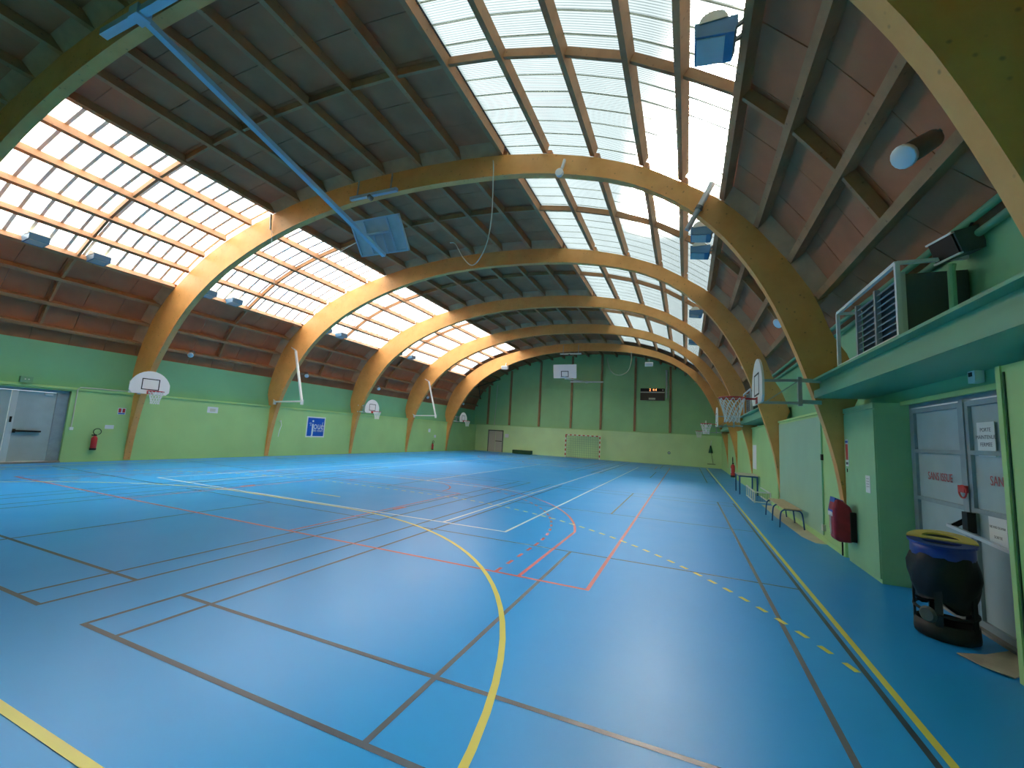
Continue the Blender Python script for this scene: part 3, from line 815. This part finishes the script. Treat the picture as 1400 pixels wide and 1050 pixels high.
# rope: hangs in a loop from arch to a purlin
def catmull(pts, n=8):
    P = [Vector(p) for p in pts]; P = [P[0]*2-P[1]]+P+[P[-1]*2-P[-2]]; out = []
    for i in range(1, len(P)-2):
        for k in range(n):
            u = k/n
            out.append(.5*((2*P[i])+(-P[i-1]+P[i+1])*u+(2*P[i-1]-5*P[i]+4*P[i+1]-P[i+2])*u*u+(-P[i-1]+3*P[i]-3*P[i+1]+P[i+2])*u**3))
    out.append(P[-2]); return out
def pix(x, y, Y):
    d = fw+rt*((x-700)/F_PX)-up*((y-525)/F_PX); k = Y/d.y
    return Vector((d.x*k, Y, CAM_H+d.z*k))
rope_pts = [(-4.76, 9.14, 8.95), (-4.72, 9.12, 8.6), (-4.86, 9.45, 7.5), (-5.15, 9.75, 6.85), (-5.9, 10.5, 6.75), (-7.15, 12.0, 7.75), (-8.2, 13.1, 8.9), (-8.7, 13.5, 9.2)]
o = MB().tube(catmull(rope_pts), .016, 6).build('climbing_rope', m_rope, None, True); tag(o, 'beige rope looping down from the nearest full arch to a roof beam', 'rope')
o = MB().tube(catmull([(-3.9, 32.1, 8.5), (-3.9, 32.0, 7.6), (-4.2, 32.0, 6.9), (-4.9, 32.0, 6.7), (-5.5, 32.3, 7.2), (-5.9, 33, 8.3)]), .02, 6).build('climbing_rope', m_rope, None, True); tag(o, 'thin rope looping before the gable wall, left of the scoreboard', 'rope')
c = thing('hanging_cable', 'thin steel cables hanging from the nearest arch in front of the left skylight', 'cable')
MB().tube([(-13.05, 9.1, 8.75), (-13.0, 9.12, 8.2)], .035, 6).build('shackle', m_cream, c)
MB().tube([(-13.0, 9.15, 8.2), (-12.86, 9.2, 7.33), (-12.66, 9.3, 6.1)], .007, 5).build('cable', m_steel, c)
MB().tube([(-13.0, 9.15, 8.2), (-12.6, 9.6, 7.4), (-12.13, 10.2, 6.9)], .007, 5).build('cable', m_steel, c)
o = MB().tube([(-9.45, 9.5, 7.5), (-11.2, 10.1, 7.45), (-12.4, 10.6, 7.3)], .008, 5).build('slack_cable', m_steel); tag(o, 'thin slack cable from the retracted basket towards the left skylight', 'cable')

# ------------------------------------------------------------------ heater on the shelf beam
def heater(label, dy):
    t = thing('air_heater', label, 'heater', (0, dy, 0), 0, 'louvred heaters on the right beams')
    MB().box(2.36, 2.92, 6.12, 7.42, 3.16, 3.96).build('casing', m_greybox, t)
    fr = MB()
    z0, z1, a, b, x = 3.20, 4.08, 6.06, 8.16, 2.27
    for (p, q) in (((x, a, z0), (x, b, z0)), ((x, a, z1), (x, b, z1)), ((x, a, z0), (x, a, z1)), ((x, b, z0), (x, b, z1))): fr.bar(p, q, .045)
    for (p, q) in (((x, a, z1), (2.9, a, z1)), ((x, b, z1), (2.9, b, z1)), ((x, a, z0), (2.9, a, z0)), ((x, b, z0), (2.9, b, z0))): fr.bar(p, q, .04)
    fr.build('guard_frame', m_white, t)
    for y in (6.76, 7.42): MB().box(2.28, 2.34, y-.025, y+.025, 3.2, 3.98).build('louvre_post', m_slat, t)
    MB().box(2.30, 2.36, 6.10, 6.15, 3.16, 3.98).build('louvre_post', m_alu, t)
    for (ya, yb_) in ((6.16, 6.73), (6.79, 7.39)):
        for k in range(9):
            z = 3.25+k*.083
            M = Matrix.Translation((2.325, 0, z)) @ Matrix.Rotation(radians(-32), 4, 'Y')
            MB().box(-.032, .032, ya, yb_, -.006, .006, M).build('louvre_slat', m_slat, t)
    MB().box(2.30, 2.90, 6.10, 8.12, 3.131, 3.16).build('tray', m_greybox, t)
    return t
ht = heater('louvred grey air heater in a white frame above the grey doors', 0)
dup(ht, (0, 12.3, 0), 0, 'farther air heater on the right wall, behind the second arch')
# flood box by the heater
t = thing('wall_floodlight', 'grey boxy floodlight with a dark glass front on the upper right wall', 'lamp', (2.78, 5.98, 4.20), radians(14))
MB().box(-.13, .12, -.17, .17, -.13, .13, Matrix.Rotation(radians(-18), 4, 'Y')).build('housing', m_greybox, t)
MB().box(-.15, -.13, -.15, .15, -.11, .11, Matrix.Rotation(radians(-18), 4, 'Y')).build('glass', m_black, t)
for z in (-.13, .11): MB().box(-.16, -.125, -.17, .17, z, z+.02, Matrix.Rotation(radians(-18), 4, 'Y')).build('trim', m_alu, t)
MB().tube([(0, -.14, .12), (.05, -.2, .26), (.10, -.1, .30), (.11, .02, .22), (.11, .04, .1)], .012, 6).build('cable', m_black, t)
o = MB().tube([(2.72, 5.97, 3.98), (2.71, 5.97, 3.9), (2.71, 5.98, 3.14)], .035, 10).build('flue_pipe', m_gup); tag(o, 'short green painted pipe standing beside the heater casing', 'pipe')
for x, z, lb, yb2 in ((2.84, 4.42, 'upper green pipe running under the right roof edge', YE-.02), (2.89, 4.26, 'lower green pipe running under the right roof edge', YE-.02)):
    t = thing('wall_pipe', lb, 'pipe', (0, 0, 0))
    MB().tube([(x, YN+.05, z), (x, yb2, z)], .042, 10).build('pipe', m_gteal, t, True)
    for y in (5.1, 11, 17, 23, 29): MB().tube([(x, y, z), (x, y+.06, z)], .055, 10).build('clip', m_gteal, t)
# thermostat
t = thing('thermostat', 'small white thermostat box above the grey doors', 'thermostat', (2.92, 6.08, 2.73))
MB().box(-.06, .02, -.06, .06, -.07, .07).build('case', m_paper, t)
MB().box(-.065, -.06, -.02, .04, .0, .045).build('screen', m_black, t)
t2 = MB().box(-.02, .02, -.0, .02, .07, .32).build('conduit', m_gteal, t)

# ------------------------------------------------------------------ cupboard next to the doors
t = thing('cupboard', 'tall green built-in cupboard between the grey doors and the nearest right arch', 'cupboard', (XR, 0, 0))
MB().box(.0, .55, DY1, 9.19, 0, 2.60).build('carcass', m_gcup, t)
MB().box(-.02, .0, DY1+.01, 9.17, .06, 2.50).build('door_panel', m_gcup, t)
MB().box(-.025, .0, DY1, 9.18, 2.52, 2.60).build('top_rail', m_gcup, t)
MB().box(-.028, -.02, 9.05, 9.07, 1.50, 1.56).build('keyhole', m_black, t)
def sign(name, label, loc, nrm, w, h, m=m_paper, lines=(), txtm=None, sub=None):
    t = thing(name, label, 'sign', (0, 0, 0))
    M = face_M(loc, nrm)
    MB().box(-w/2, w/2, -h/2, h/2, 0, .006, M).build('sheet', m, t)
    for (body, size, dx, dz) in lines:
        text('lettering', body, size, txtm or m_ink, t, M @ Matrix.Translation((dx, dz, .0072)), .0004)
    if sub:
        for (x0, x1, z0, z1, mm) in sub:
            MB().box(x0, x1, z0, z1, .006, .008, M).build('print', mm, t)
    return t
W_ = (-1, 0, 0)
sign('notice', 'narrow red and white fire notice on the green cupboard', (XR-.021, 9.04, 1.83), W_, .13, .46, m_paper, (), None, ((-.06, .06, .17, .21, m_sblue), (-.055, .055, -.12, .15, m_red), (-.05, .05, -.2, -.16, m_ink)))
sign('notice', 'small white paper notice taped low on the green cupboard', (XR-.021, 8.17, 1.37), W_, .17, .26, m_paper, (), None, tuple((-.05, .05, .08-.04*k, .085-.04*k, m_ink) for k in range(4)))
sign('notice', 'white paper with three lines of print on the upper right door leaf', (DX-.0, 6.19, 2.06), W_, .29, .37, m_paper, (('PORTE', .06, 0, .10), ('MAINTENUE', .06, 0, .02), ('FERMEE', .06, 0, -.06)), m_ink, ((.06, .09, -.16, -.13, m_ink),))
sign('notice', 'white paper notice behind the push bar of the right door leaf', (DX-.0, 6.11, 1.12), W_, .28, .33, m_paper, (('NE PAS OUVRIR', .035, 0, .02), ('SORTIE', .04, 0, -.08)), m_ink)
sign('notice', 'tall white notice board on the right wall behind the table', (XR-.002, 20.0, 1.45), W_, .95, .98, m_paper)
sign('notice', 'small white label high on the right wall by the second arch', (XR-.002, 21.0, 2.3), W_, .45, .34, m_paper)
E_ = (1, 0, 0)
sign('notice', 'small exit sign with red figure on the left wall above the extinguisher', (XL, 8.92, 1.84), E_, .24, .24, m_paper, (), None, ((-.1, -.02, -.05, .1, m_red), (.02, .1, -.05, .1, m_red), (-.1, .1, -.11, -.07, m_sblue)))
sign('notice', 'blank white card on the left wall between extinguisher and arch', (XL, 8.63, 1.24), E_, .26, .14, m_paper)
sign('notice', 'white printed sheet on the left wall between the first two arches', (XL, 12.18, 2.13), E_, .46, .27, m_paper, (), None, ((-.12, .12, -.08, .06, m_cream),))
sg = sign('town_sign', 'blue town sign with white border and lettering on the left wall', (XL, 17.95, 1.58), E_, 1.30, 1.16, m_lwht)
M = face_M((XL, 17.95, 1.58), E_)
MB().box(-.58, .58, -.51, .51, .006, .010, M).build('blue_field', m_sblue, sg)
text('lettering', 'j', 1.15, m_lwht, sg, M @ Matrix.Translation((-.22, .0, .0115)), .0005)
text('lettering', 'oué', .56, m_lwht, sg, M @ Matrix.Translation((.20, .06, .0115)) @ Matrix.Diagonal((.85, 1.1, 1, 1)), .0005)
text('lettering', 'lès tours', .20, m_lwht, sg, M @ Matrix.Translation((.19, -.20, .0115)), .0005)
text('lettering', 'ville', .11, m_lwht, sg, M @ Matrix.Translation((-.40, .20, .0115)), .0005)
text('lettering', 'de', .11, m_lwht, sg, M @ Matrix.Translation((-.37, .10, .0115)), .0005)
sign('notice', 'small white card on the far left wall, upper of two', (XL, 29.5, 1.72), E_, .3, .28, m_paper)
sign('notice', 'small white card on the far left wall above the extinguisher', (XL, 30.4, 1.26), E_, .3, .22, m_paper)
sign('notice', 'white sheet on the gable wall beside the beige doors', (-16.2, YE-.14, 1.62), (0, -1, 0), .42, .36, m_paper)

# ------------------------------------------------------------------ extinguishers
def extinguisher(label, loc, s=1.0):
    t = thing('fire_extinguisher', label, 'extinguisher', loc, 0)
    MB().lathe([(.075, 0), (.085, .02), (.085, .40), (.06, .46), (.03, .48), (.03, .5)], 16).build('cylinder', m_red, t, True)
    MB().lathe([(.088, -.005), (.09, .01), (.09, .06), (.087, .065)], 16).build('boot', m_black, t, True)
    MB().box(-.03, .03, -.08, .05, .5, .54).build('valve', m_black, t)
    MB().tube([(0, .05+.11*sin(a), .64-.11*cos(a)) for a in [2*pi*i/18 for i in range(1, 18)]], .012, 6).build('hose', m_black, t)
    MB().box(-.088, -.05, -.05, .05, .15, .33).build('label_band', m_paper, t)
    return t
e0 = extinguisher('red fire extinguisher with black hose on the left wall beside the grey door', (XL+.11, 8.22, .42))
e1 = dup(e0, (XL+.11, 30.0, .15), 0, 'small red fire extinguisher far down the left wall')
e2 = dup(e0, (XR-.16, 27.2, .1), 0, 'red fire extinguisher far down the right wall, near the corner')
e2.scale = (1.3, 1.3, 1.5)
t = thing('covered_extinguisher', 'wall extinguisher under a dark red cover with a blue top by the right arch foot', 'extinguisher', (XR-.18, 8.86, .36))
poly = [(-.13, .02), (-.06, 0), (.11, 0), (.13, .06), (.13, .46), (.09, .58), (.0, .66), (-.11, .70), (-.15, .55), (-.15, .2)]
bmx = MB().prism([(a, b) for a, b in poly], .30, Matrix.Translation((0, -.15, 0)))
o = bmx.build('cover', m_redbag, t)
bv = o.modifiers.new('bevel', 'BEVEL'); bv.width = .05; bv.segments = 3
MB().prism([(-.157, .46), (-.06, .46), (.02, .60), (-.0, .672), (-.115, .712)], .24, Matrix.Translation((0, -.10, 0))).build('blue_hood', m_sblue, t)
MB().box(-.158, -.10, -.09, .13, .40, .47).build('white_band', m_paper, t)
MB().box(.07, .149, -.175, -.12, .03, .50).build('back_plate', m_black, t)
MB().tube([(-.02, -.06, .02), (-.02, -.06, -.22)], .012, 6).build('strap', m_black, t)
MB().tube([(-.156, .0, .42), (-.156, -.0, .1)], .012, 6).build('seam', m_paper, t)

# ------------------------------------------------------------------ small electrics
t = thing('wall_socket', 'white socket low on the right wall with its conduit running up', 'socket', (XR, 10.55, .30))
MB().box(-.05, 0, -.05, .05, -.06, .06).build('box', m_cream, t)
MB().tube([(-.02, 0, .06), (-.02, 0, 2.2)], .014, 8).build('conduit', m_gup, t)
MB().box(-.04, 0, -.03, .03, 1.35, 1.47).build('switch', m_black, t)
t = thing('junction_box', 'green junction box with cable above the left grey door', 'box', (XL+.06, 6.30, 2.68))
MB().box(-.06, .05, -.14, .14, -.09, .09).build('box', m_gteal, t)
for y in (-.05, .03): MB().box(.05, .055, y, y+.03, -.01, .02).build('gland', m_paper, t)
t = thing('wall_conduit', 'thin pale conduit with switch beside the left grey door', 'conduit', (XL+.03, 7.58, 0))
MB().tube([(0, 0, 1.18), (0, 0, 2.5), (.02, .05, 2.58), (.02, 1.4, 2.60)], .018, 8).build('conduit', m_cream, t)
MB().box(-.02, .04, -.05, .05, 1.10, 1.20).build('switch', m_paper, t)
t = thing('cord_hook', 'white cord hanging on the second left arch leg', 'cord', (XL+.08, 15.6, 1.3))
MB().tube([(0, 0, .5), (.02, .06, .3), (.02, -.03, 0), (0, -.05, -.3)], .015, 6).build('cord', m_paper, t)
MB().box(-.07, .02, -.03, .03, .48, .54).build('hook', m_white, t)

# ------------------------------------------------------------------ far end: handball goal, scoreboard, low box
def goal(label, y):
    t = thing('handball_goal', label, 'goal', (AX-.0, y, 0))
    nb = 10
    for s_ in (-1, 1):
        for k in range(nb):
            MB().box(s_*1.54-.04, s_*1.54+.04, -.04, .04, k*.2, (k+1)*.2).build('post_band', m_white if k % 2 == 0 else m_red, t)
    for k in range(16):
        a = -1.58+k*.1975
        MB().box(a, a+.1975, -.04, .04, 2.0, 2.08).build('bar_band', m_red if k % 2 == 0 else m_white, t)
    nt = MB()
    for x in [-1.5+.2*i for i in range(16)]: nt.bar((x, .05, 2.02), (x, .46, .02), .012)
    for z in [.1+.2*i for i in range(10)]: nt.bar((-1.5, .46-.2*z, z), (1.5, .46-.2*z, z), .012)
    n = nt.build('net', m_gteal, t); n['kind'] = 'stuff'
    MB().bar((-1.54, .04, .03), (-1.54, .48, .03), .04).bar((1.54, .04, .03), (1.54, .48, .03), .04).bar((-1.54, .48, .03), (1.54, .48, .03), .04).build('ground_frame', m_steel, t)
    return t
goal('red and white striped handball goal against the gable wall', 37.28)
t = thing('scoreboard', 'dark wide scoreboard with orange digits high on the gable wall', 'scoreboard', (-2.75, YE-.02, 5.9))
MB().box(-1.0, 1.0, -.12, .02, -.52, .52).build('housing', m_brown, t)
MB().box(-1.0, 1.0, -.135, -.12, .14, .22).build('divider', m_cream, t)
MB().box(-.30, .24, -.135, -.12, -.46, -.30).build('maker_plate', m_cream, t)
MB().box(-.98, .98, -.13, -.12, .27, .5).build('display', m_black, t)
for x, d in ((-.20, '2'), (.08, '4'), (.28, '4')):
    text('digit', d, .30, m_led, t, face_M((x, -.137, .385), (0, -1, 0)), .002)
MB().box(.82, .88, -.137, -.13, .33, .43).build('small_lamp', m_paper, t)
t = thing('low_box', 'long dark green low box on the floor against the gable wall', 'bench', (-14.4, YE-.36, 0))
MB().box(-.95, -.02, -.2, .2, .02, .34).build('half_box', m_gdark, t)
MB().box(.02, .95, -.2, .2, .02, .34).build('half_box', m_gdark, t)
MB().box(-.9, .9, -.15, .15, 0, .02).build('feet', m_black, t)
t = thing('climbing_pole', 'thin pale pole on the gable wall left of the posts', 'pole', (-17.6, YE-.12, 0))
MB().tube([(0, 0, 2.7), (.1, 0, 6.6)], .03, 8).build('pole', m_cream, t)
MB().box(-.06, .06, -.05, .05, 2.64, 2.72).build('foot', m_cream, t)
t = thing('pull_cord', 'dark bell-shaped handle on a cord at the right end of the gable wall', 'cord', (1.80, YE-.17, 0))
MB().tube([(.05, 0, 2.2), (0, 0, 1.8)], .02, 6).build('upper_cord', m_paper, t)
MB().lathe([(.04, 1.8), (.08, 1.6), (.16, 1.25), (.16, 1.2)], 10).build('bell', m_gdark, t)
MB().tube([(0.05, 0, 1.2), (.18, 0, .35)], .012, 6).build('lower_cord', m_gdark, t)
MB().box(-.25, .35, -.03, .02, .30, .34).build('hook_bar', m_gdark, t)
t = thing('wall_lamp', 'small round fitting low on the gable wall', 'lamp', (-1.35, YE-.15, 1.0))
MB().lathe([(.12, 0), (.12, .03), (.08, .06)], 14, Matrix.Rotation(pi/2, 4, 'X')).build('rim', m_gteal, t)
MB().lathe([(.07, .055), (.03, .07)], 12, Matrix.Rotation(pi/2, 4, 'X')).build('lens', m_paper, t)
t = thing('gable_conduit', 'grey vertical duct on the gable wall right of the scoreboard', 'conduit', (-1.62, YE-.1, 0))
MB().box(-.06, .06, -.06, 0, 5.6, 7.9).build('duct', m_steel, t)
MB().box(-.1, .1, -.1, 0, 7.9, 8.0).build('box', m_steel, t)

# ------------------------------------------------------------------ furniture along the right wall
t = thing('bench', 'narrow wooden bench on blue tube legs by the right wall', 'bench', (2.28, 12.82, 0))
o = MB().box(-.17, .20, -1.02, 1.02, .435, .46).build('seat', m_birch, t)
for y in (-.95, 0, .95):
    pts = [(-.24, y, .0), (-.22, y, .30), (-.18, y, .39), (-.10, y, .42), (.12, y, .42), (.19, y, .39), (.22, y, .30), (.25, y, .0)]
    MB().tube(catmull(pts, 4), .016, 8).build('leg_frame', m_bleg, t, True)
MB().bar((-.10, -.95, .42), (-.10, .95, .42), .022).build('rail', m_bleg, t)
t = thing('table', 'small pale topped table on blue legs by the right wall', 'table', (2.22, 19.5, 0))
MB().box(-.34, .34, -.72, .72, .73, .76).build('table_top', m_melam, t)
for x in (-.30, .30):
    for y in (-.68, .68): MB().bar((x, y, 0), (x, y, .73), .05).build('leg', m_bleg, t)
MB().bar((-.30, -.66, .70), (-.30, .66, .70), .03, .05).bar((.30, -.66, .70), (.30, .66, .70), .03, .05).bar((-.3, -.68, .70), (.3, -.68, .70), .03, .05).bar((-.3, .68, .70), (.3, .68, .70), .03, .05).build('apron', m_bleg, t)
t = thing('low_goal_frame', 'low white tubular frame with a netted end between bench and table', 'frame', (2.33, 17.4, 0))
f = MB()
for x in (-.22, .24):
    f.bar((x, -1.0, .04), (x, 1.0, .04), .035)
f.bar((-.22, -1.0, .36), (-.22, 1.0, .40), .035)
f.bar((-.22, -1.0, .36), (.24, -1.0, .36), .035).bar((-.22, -1.0, .04), (.24, -1.0, .04), .035)
f.bar((.24, -1.0, .04), (.24, -1.0, .36), .035).bar((.24, -1.0, .36), (.24, 1.0, .36), .03)
f.build('frame', m_white, t)
for y in (-1.0, -.52, 0, .5, 1.0): MB().bar((-.22, y, .0), (-.22, y, .40), .035).build('upright', m_white, t)
nt = MB()
for k in range(9): nt.bar((-.19+.05*k, -.99, .06), (-.19+.05*k, -.99, .35), .006)
for k in range(6): nt.bar((-.20, -.99, .09+.05*k), (.23, -.99, .09+.05*k), .006)
n = nt.build('net', m_ink, t); n['kind'] = 'stuff'
o = MB().add([(2.28, 10.95, .002), (2.40, 10.4, .002), (2.592, 10.4, .002), (2.592, 16.1, .002), (2.26, 16.1, .002), (2.24, 13.5, .002)] , [(0, 1, 2, 3, 4, 5)]).build('bare_floor_strip', m_pale, fl)

# ------------------------------------------------------------------ litter bin
t = thing('litter_bin', 'black litter bin with blue and yellow lid by the grey doors', 'bin', (2.50, 6.02, 0))
MB().lathe([(.22, 0), (.245, .015), (.25, .05), (.245, .16), (.235, .165), (.235, .03), (.0, .02)], 24, cap=False).build('base', m_black, t, True)
for k in range(5):
    a = 2*pi*k/5+.35
    w_ = MB(); 
    for j in range(1): w_.bar((.235*cos(a), .235*sin(a), .14), (.235*cos(a), .235*sin(a), .86), .06, .02, (cos(a), sin(a), 0))
    w_.build('upright', m_black, t)
MB().tube([(.238*cos(2*pi*i/24), .238*sin(2*pi*i/24), .27+.02*sin(2*pi*i/24)) for i in range(24)], .016, 6, closed=True).build('hoop_ring', m_black, t)
a = radians(215)
MB().lathe([(.075, -.02), (.08, 0), (.06, .02)], 14, Matrix.Translation((.24*cos(a), .24*sin(a), .23)) @ Matrix.Rotation(a, 4, 'Z') @ Matrix.Rotation(pi/2, 4, 'Y')).build('badge', m_greybox, t)
vs = []; fs = []; nn_ = 28
prof = [(.225, .34), (.20, .33), (.235, .42), (.262, .52), (.275, .62), (.272, .72), (.255, .80), (.243, .84)]
for j, (r, z) in enumerate(prof):
    for k in range(nn_):
        a = 2*pi*k/nn_; rr = r+(.012*sin(5*a+j*1.3)+.010*sin(9*a-j))*(1 if 0 < j < 7 else .3)
        zz = z+(.05*sin(2*a+.6)+.02*sin(5*a) if j < 2 else 0)
        vs.append((rr*cos(a), rr*sin(a), zz))
for j in range(len(prof)-1):
    for k in range(nn_): fs.append((j*nn_+k, j*nn_+(k+1) % nn_, (j+1)*nn_+(k+1) % nn_, (j+1)*nn_+k))
fs.append(tuple(range(nn_))[::-1])
MB().add(vs, fs).build('bag', m_bag, t, True)
MB().lathe([(.245, .80), (.25, .82), (.25, .92), (.24, .93), (.225, .92), (.225, .80)], 28, cap=False).build('blue_ring', m_dblue, t, True)
def halflid(z, a0, tilt, m, name):
    """half-disc lid with a half-moon hole"""
    vs = []; fs = []; n = 18
    M = Matrix.Translation((0, 0, z)) @ Matrix.Rotation(a0, 4, 'Z') @ Matrix.Rotation(tilt, 4, 'X')
    outer = [(.27*cos(pi*i/n), .27*sin(pi*i/n)) for i in range(n+1)]
    inner = [(.15*cos(pi*i/n), .05+.13*sin(pi*i/n)) for i in range(n+1)]
    for zz in (0, .022):
        vs += [M @ Vector((x, y, zz)) for x, y in outer]+[M @ Vector((x, y, zz)) for x, y in inner]
    k = n+1; o = 2*k
    for i in range(n):
        fs += [(i, i+1, k+i+1, k+i), (o+i, o+k+i, o+k+i+1, o+i+1), (i, o+i, o+i+1, i+1), (k+i, k+i+1, o+k+i+1, o+k+i)]
    fs += [(0, k, o+k, o), (n, o+n, o+k+n, k+n), (0, n, k+n, k), (k, k+n, o+k+n, o+k), (0, o, o+n, n), (o, o+k, o+k+n, o+n)]
    lid = MB().add(vs, fs).build(name, m, t)
    MB().add([M @ Vector((x, y, .004)) for x, y in inner], [tuple(range(k))]).build('hole_shade_plate', m_bag, lid)  # dark plate standing in for the shade inside the lid hole
    return lid
MB().lathe([(.222, .865), (.0, .86)], 24, cap=False).build('bin_shade_disc', m_bag, t)  # black disc added so the inside of the bin looks shaded
halflid(.955, radians(-23), radians(12), m_byel, 'yellow_lid')
halflid(.94, radians(157), radians(-6), m_dblue, 'blue_lid')
o = MB()
pts = [(2.37, 5.56), (2.44, 5.34), (2.52, 5.22), (2.585, 5.21), (2.90, 5.5), (2.88, 5.85), (2.62, 5.66)]
vs = [(x, y, .004+.012*((i*7) % 3)/2) for i, (x, y) in enumerate(pts)]; vs2 = [(x, y, z+.010) for x, y, z in vs]
n = len(pts)
o.add(vs+vs2, [tuple(range(n))[::-1], tuple(range(n, 2*n))]+[(i, (i+1) % n, n+(i+1) % n, n+i) for i in range(n)])
t = o.build('cardboard_piece', m_card); tag(t, 'flattened brown cardboard on the floor beside the litter bin', 'cardboard')
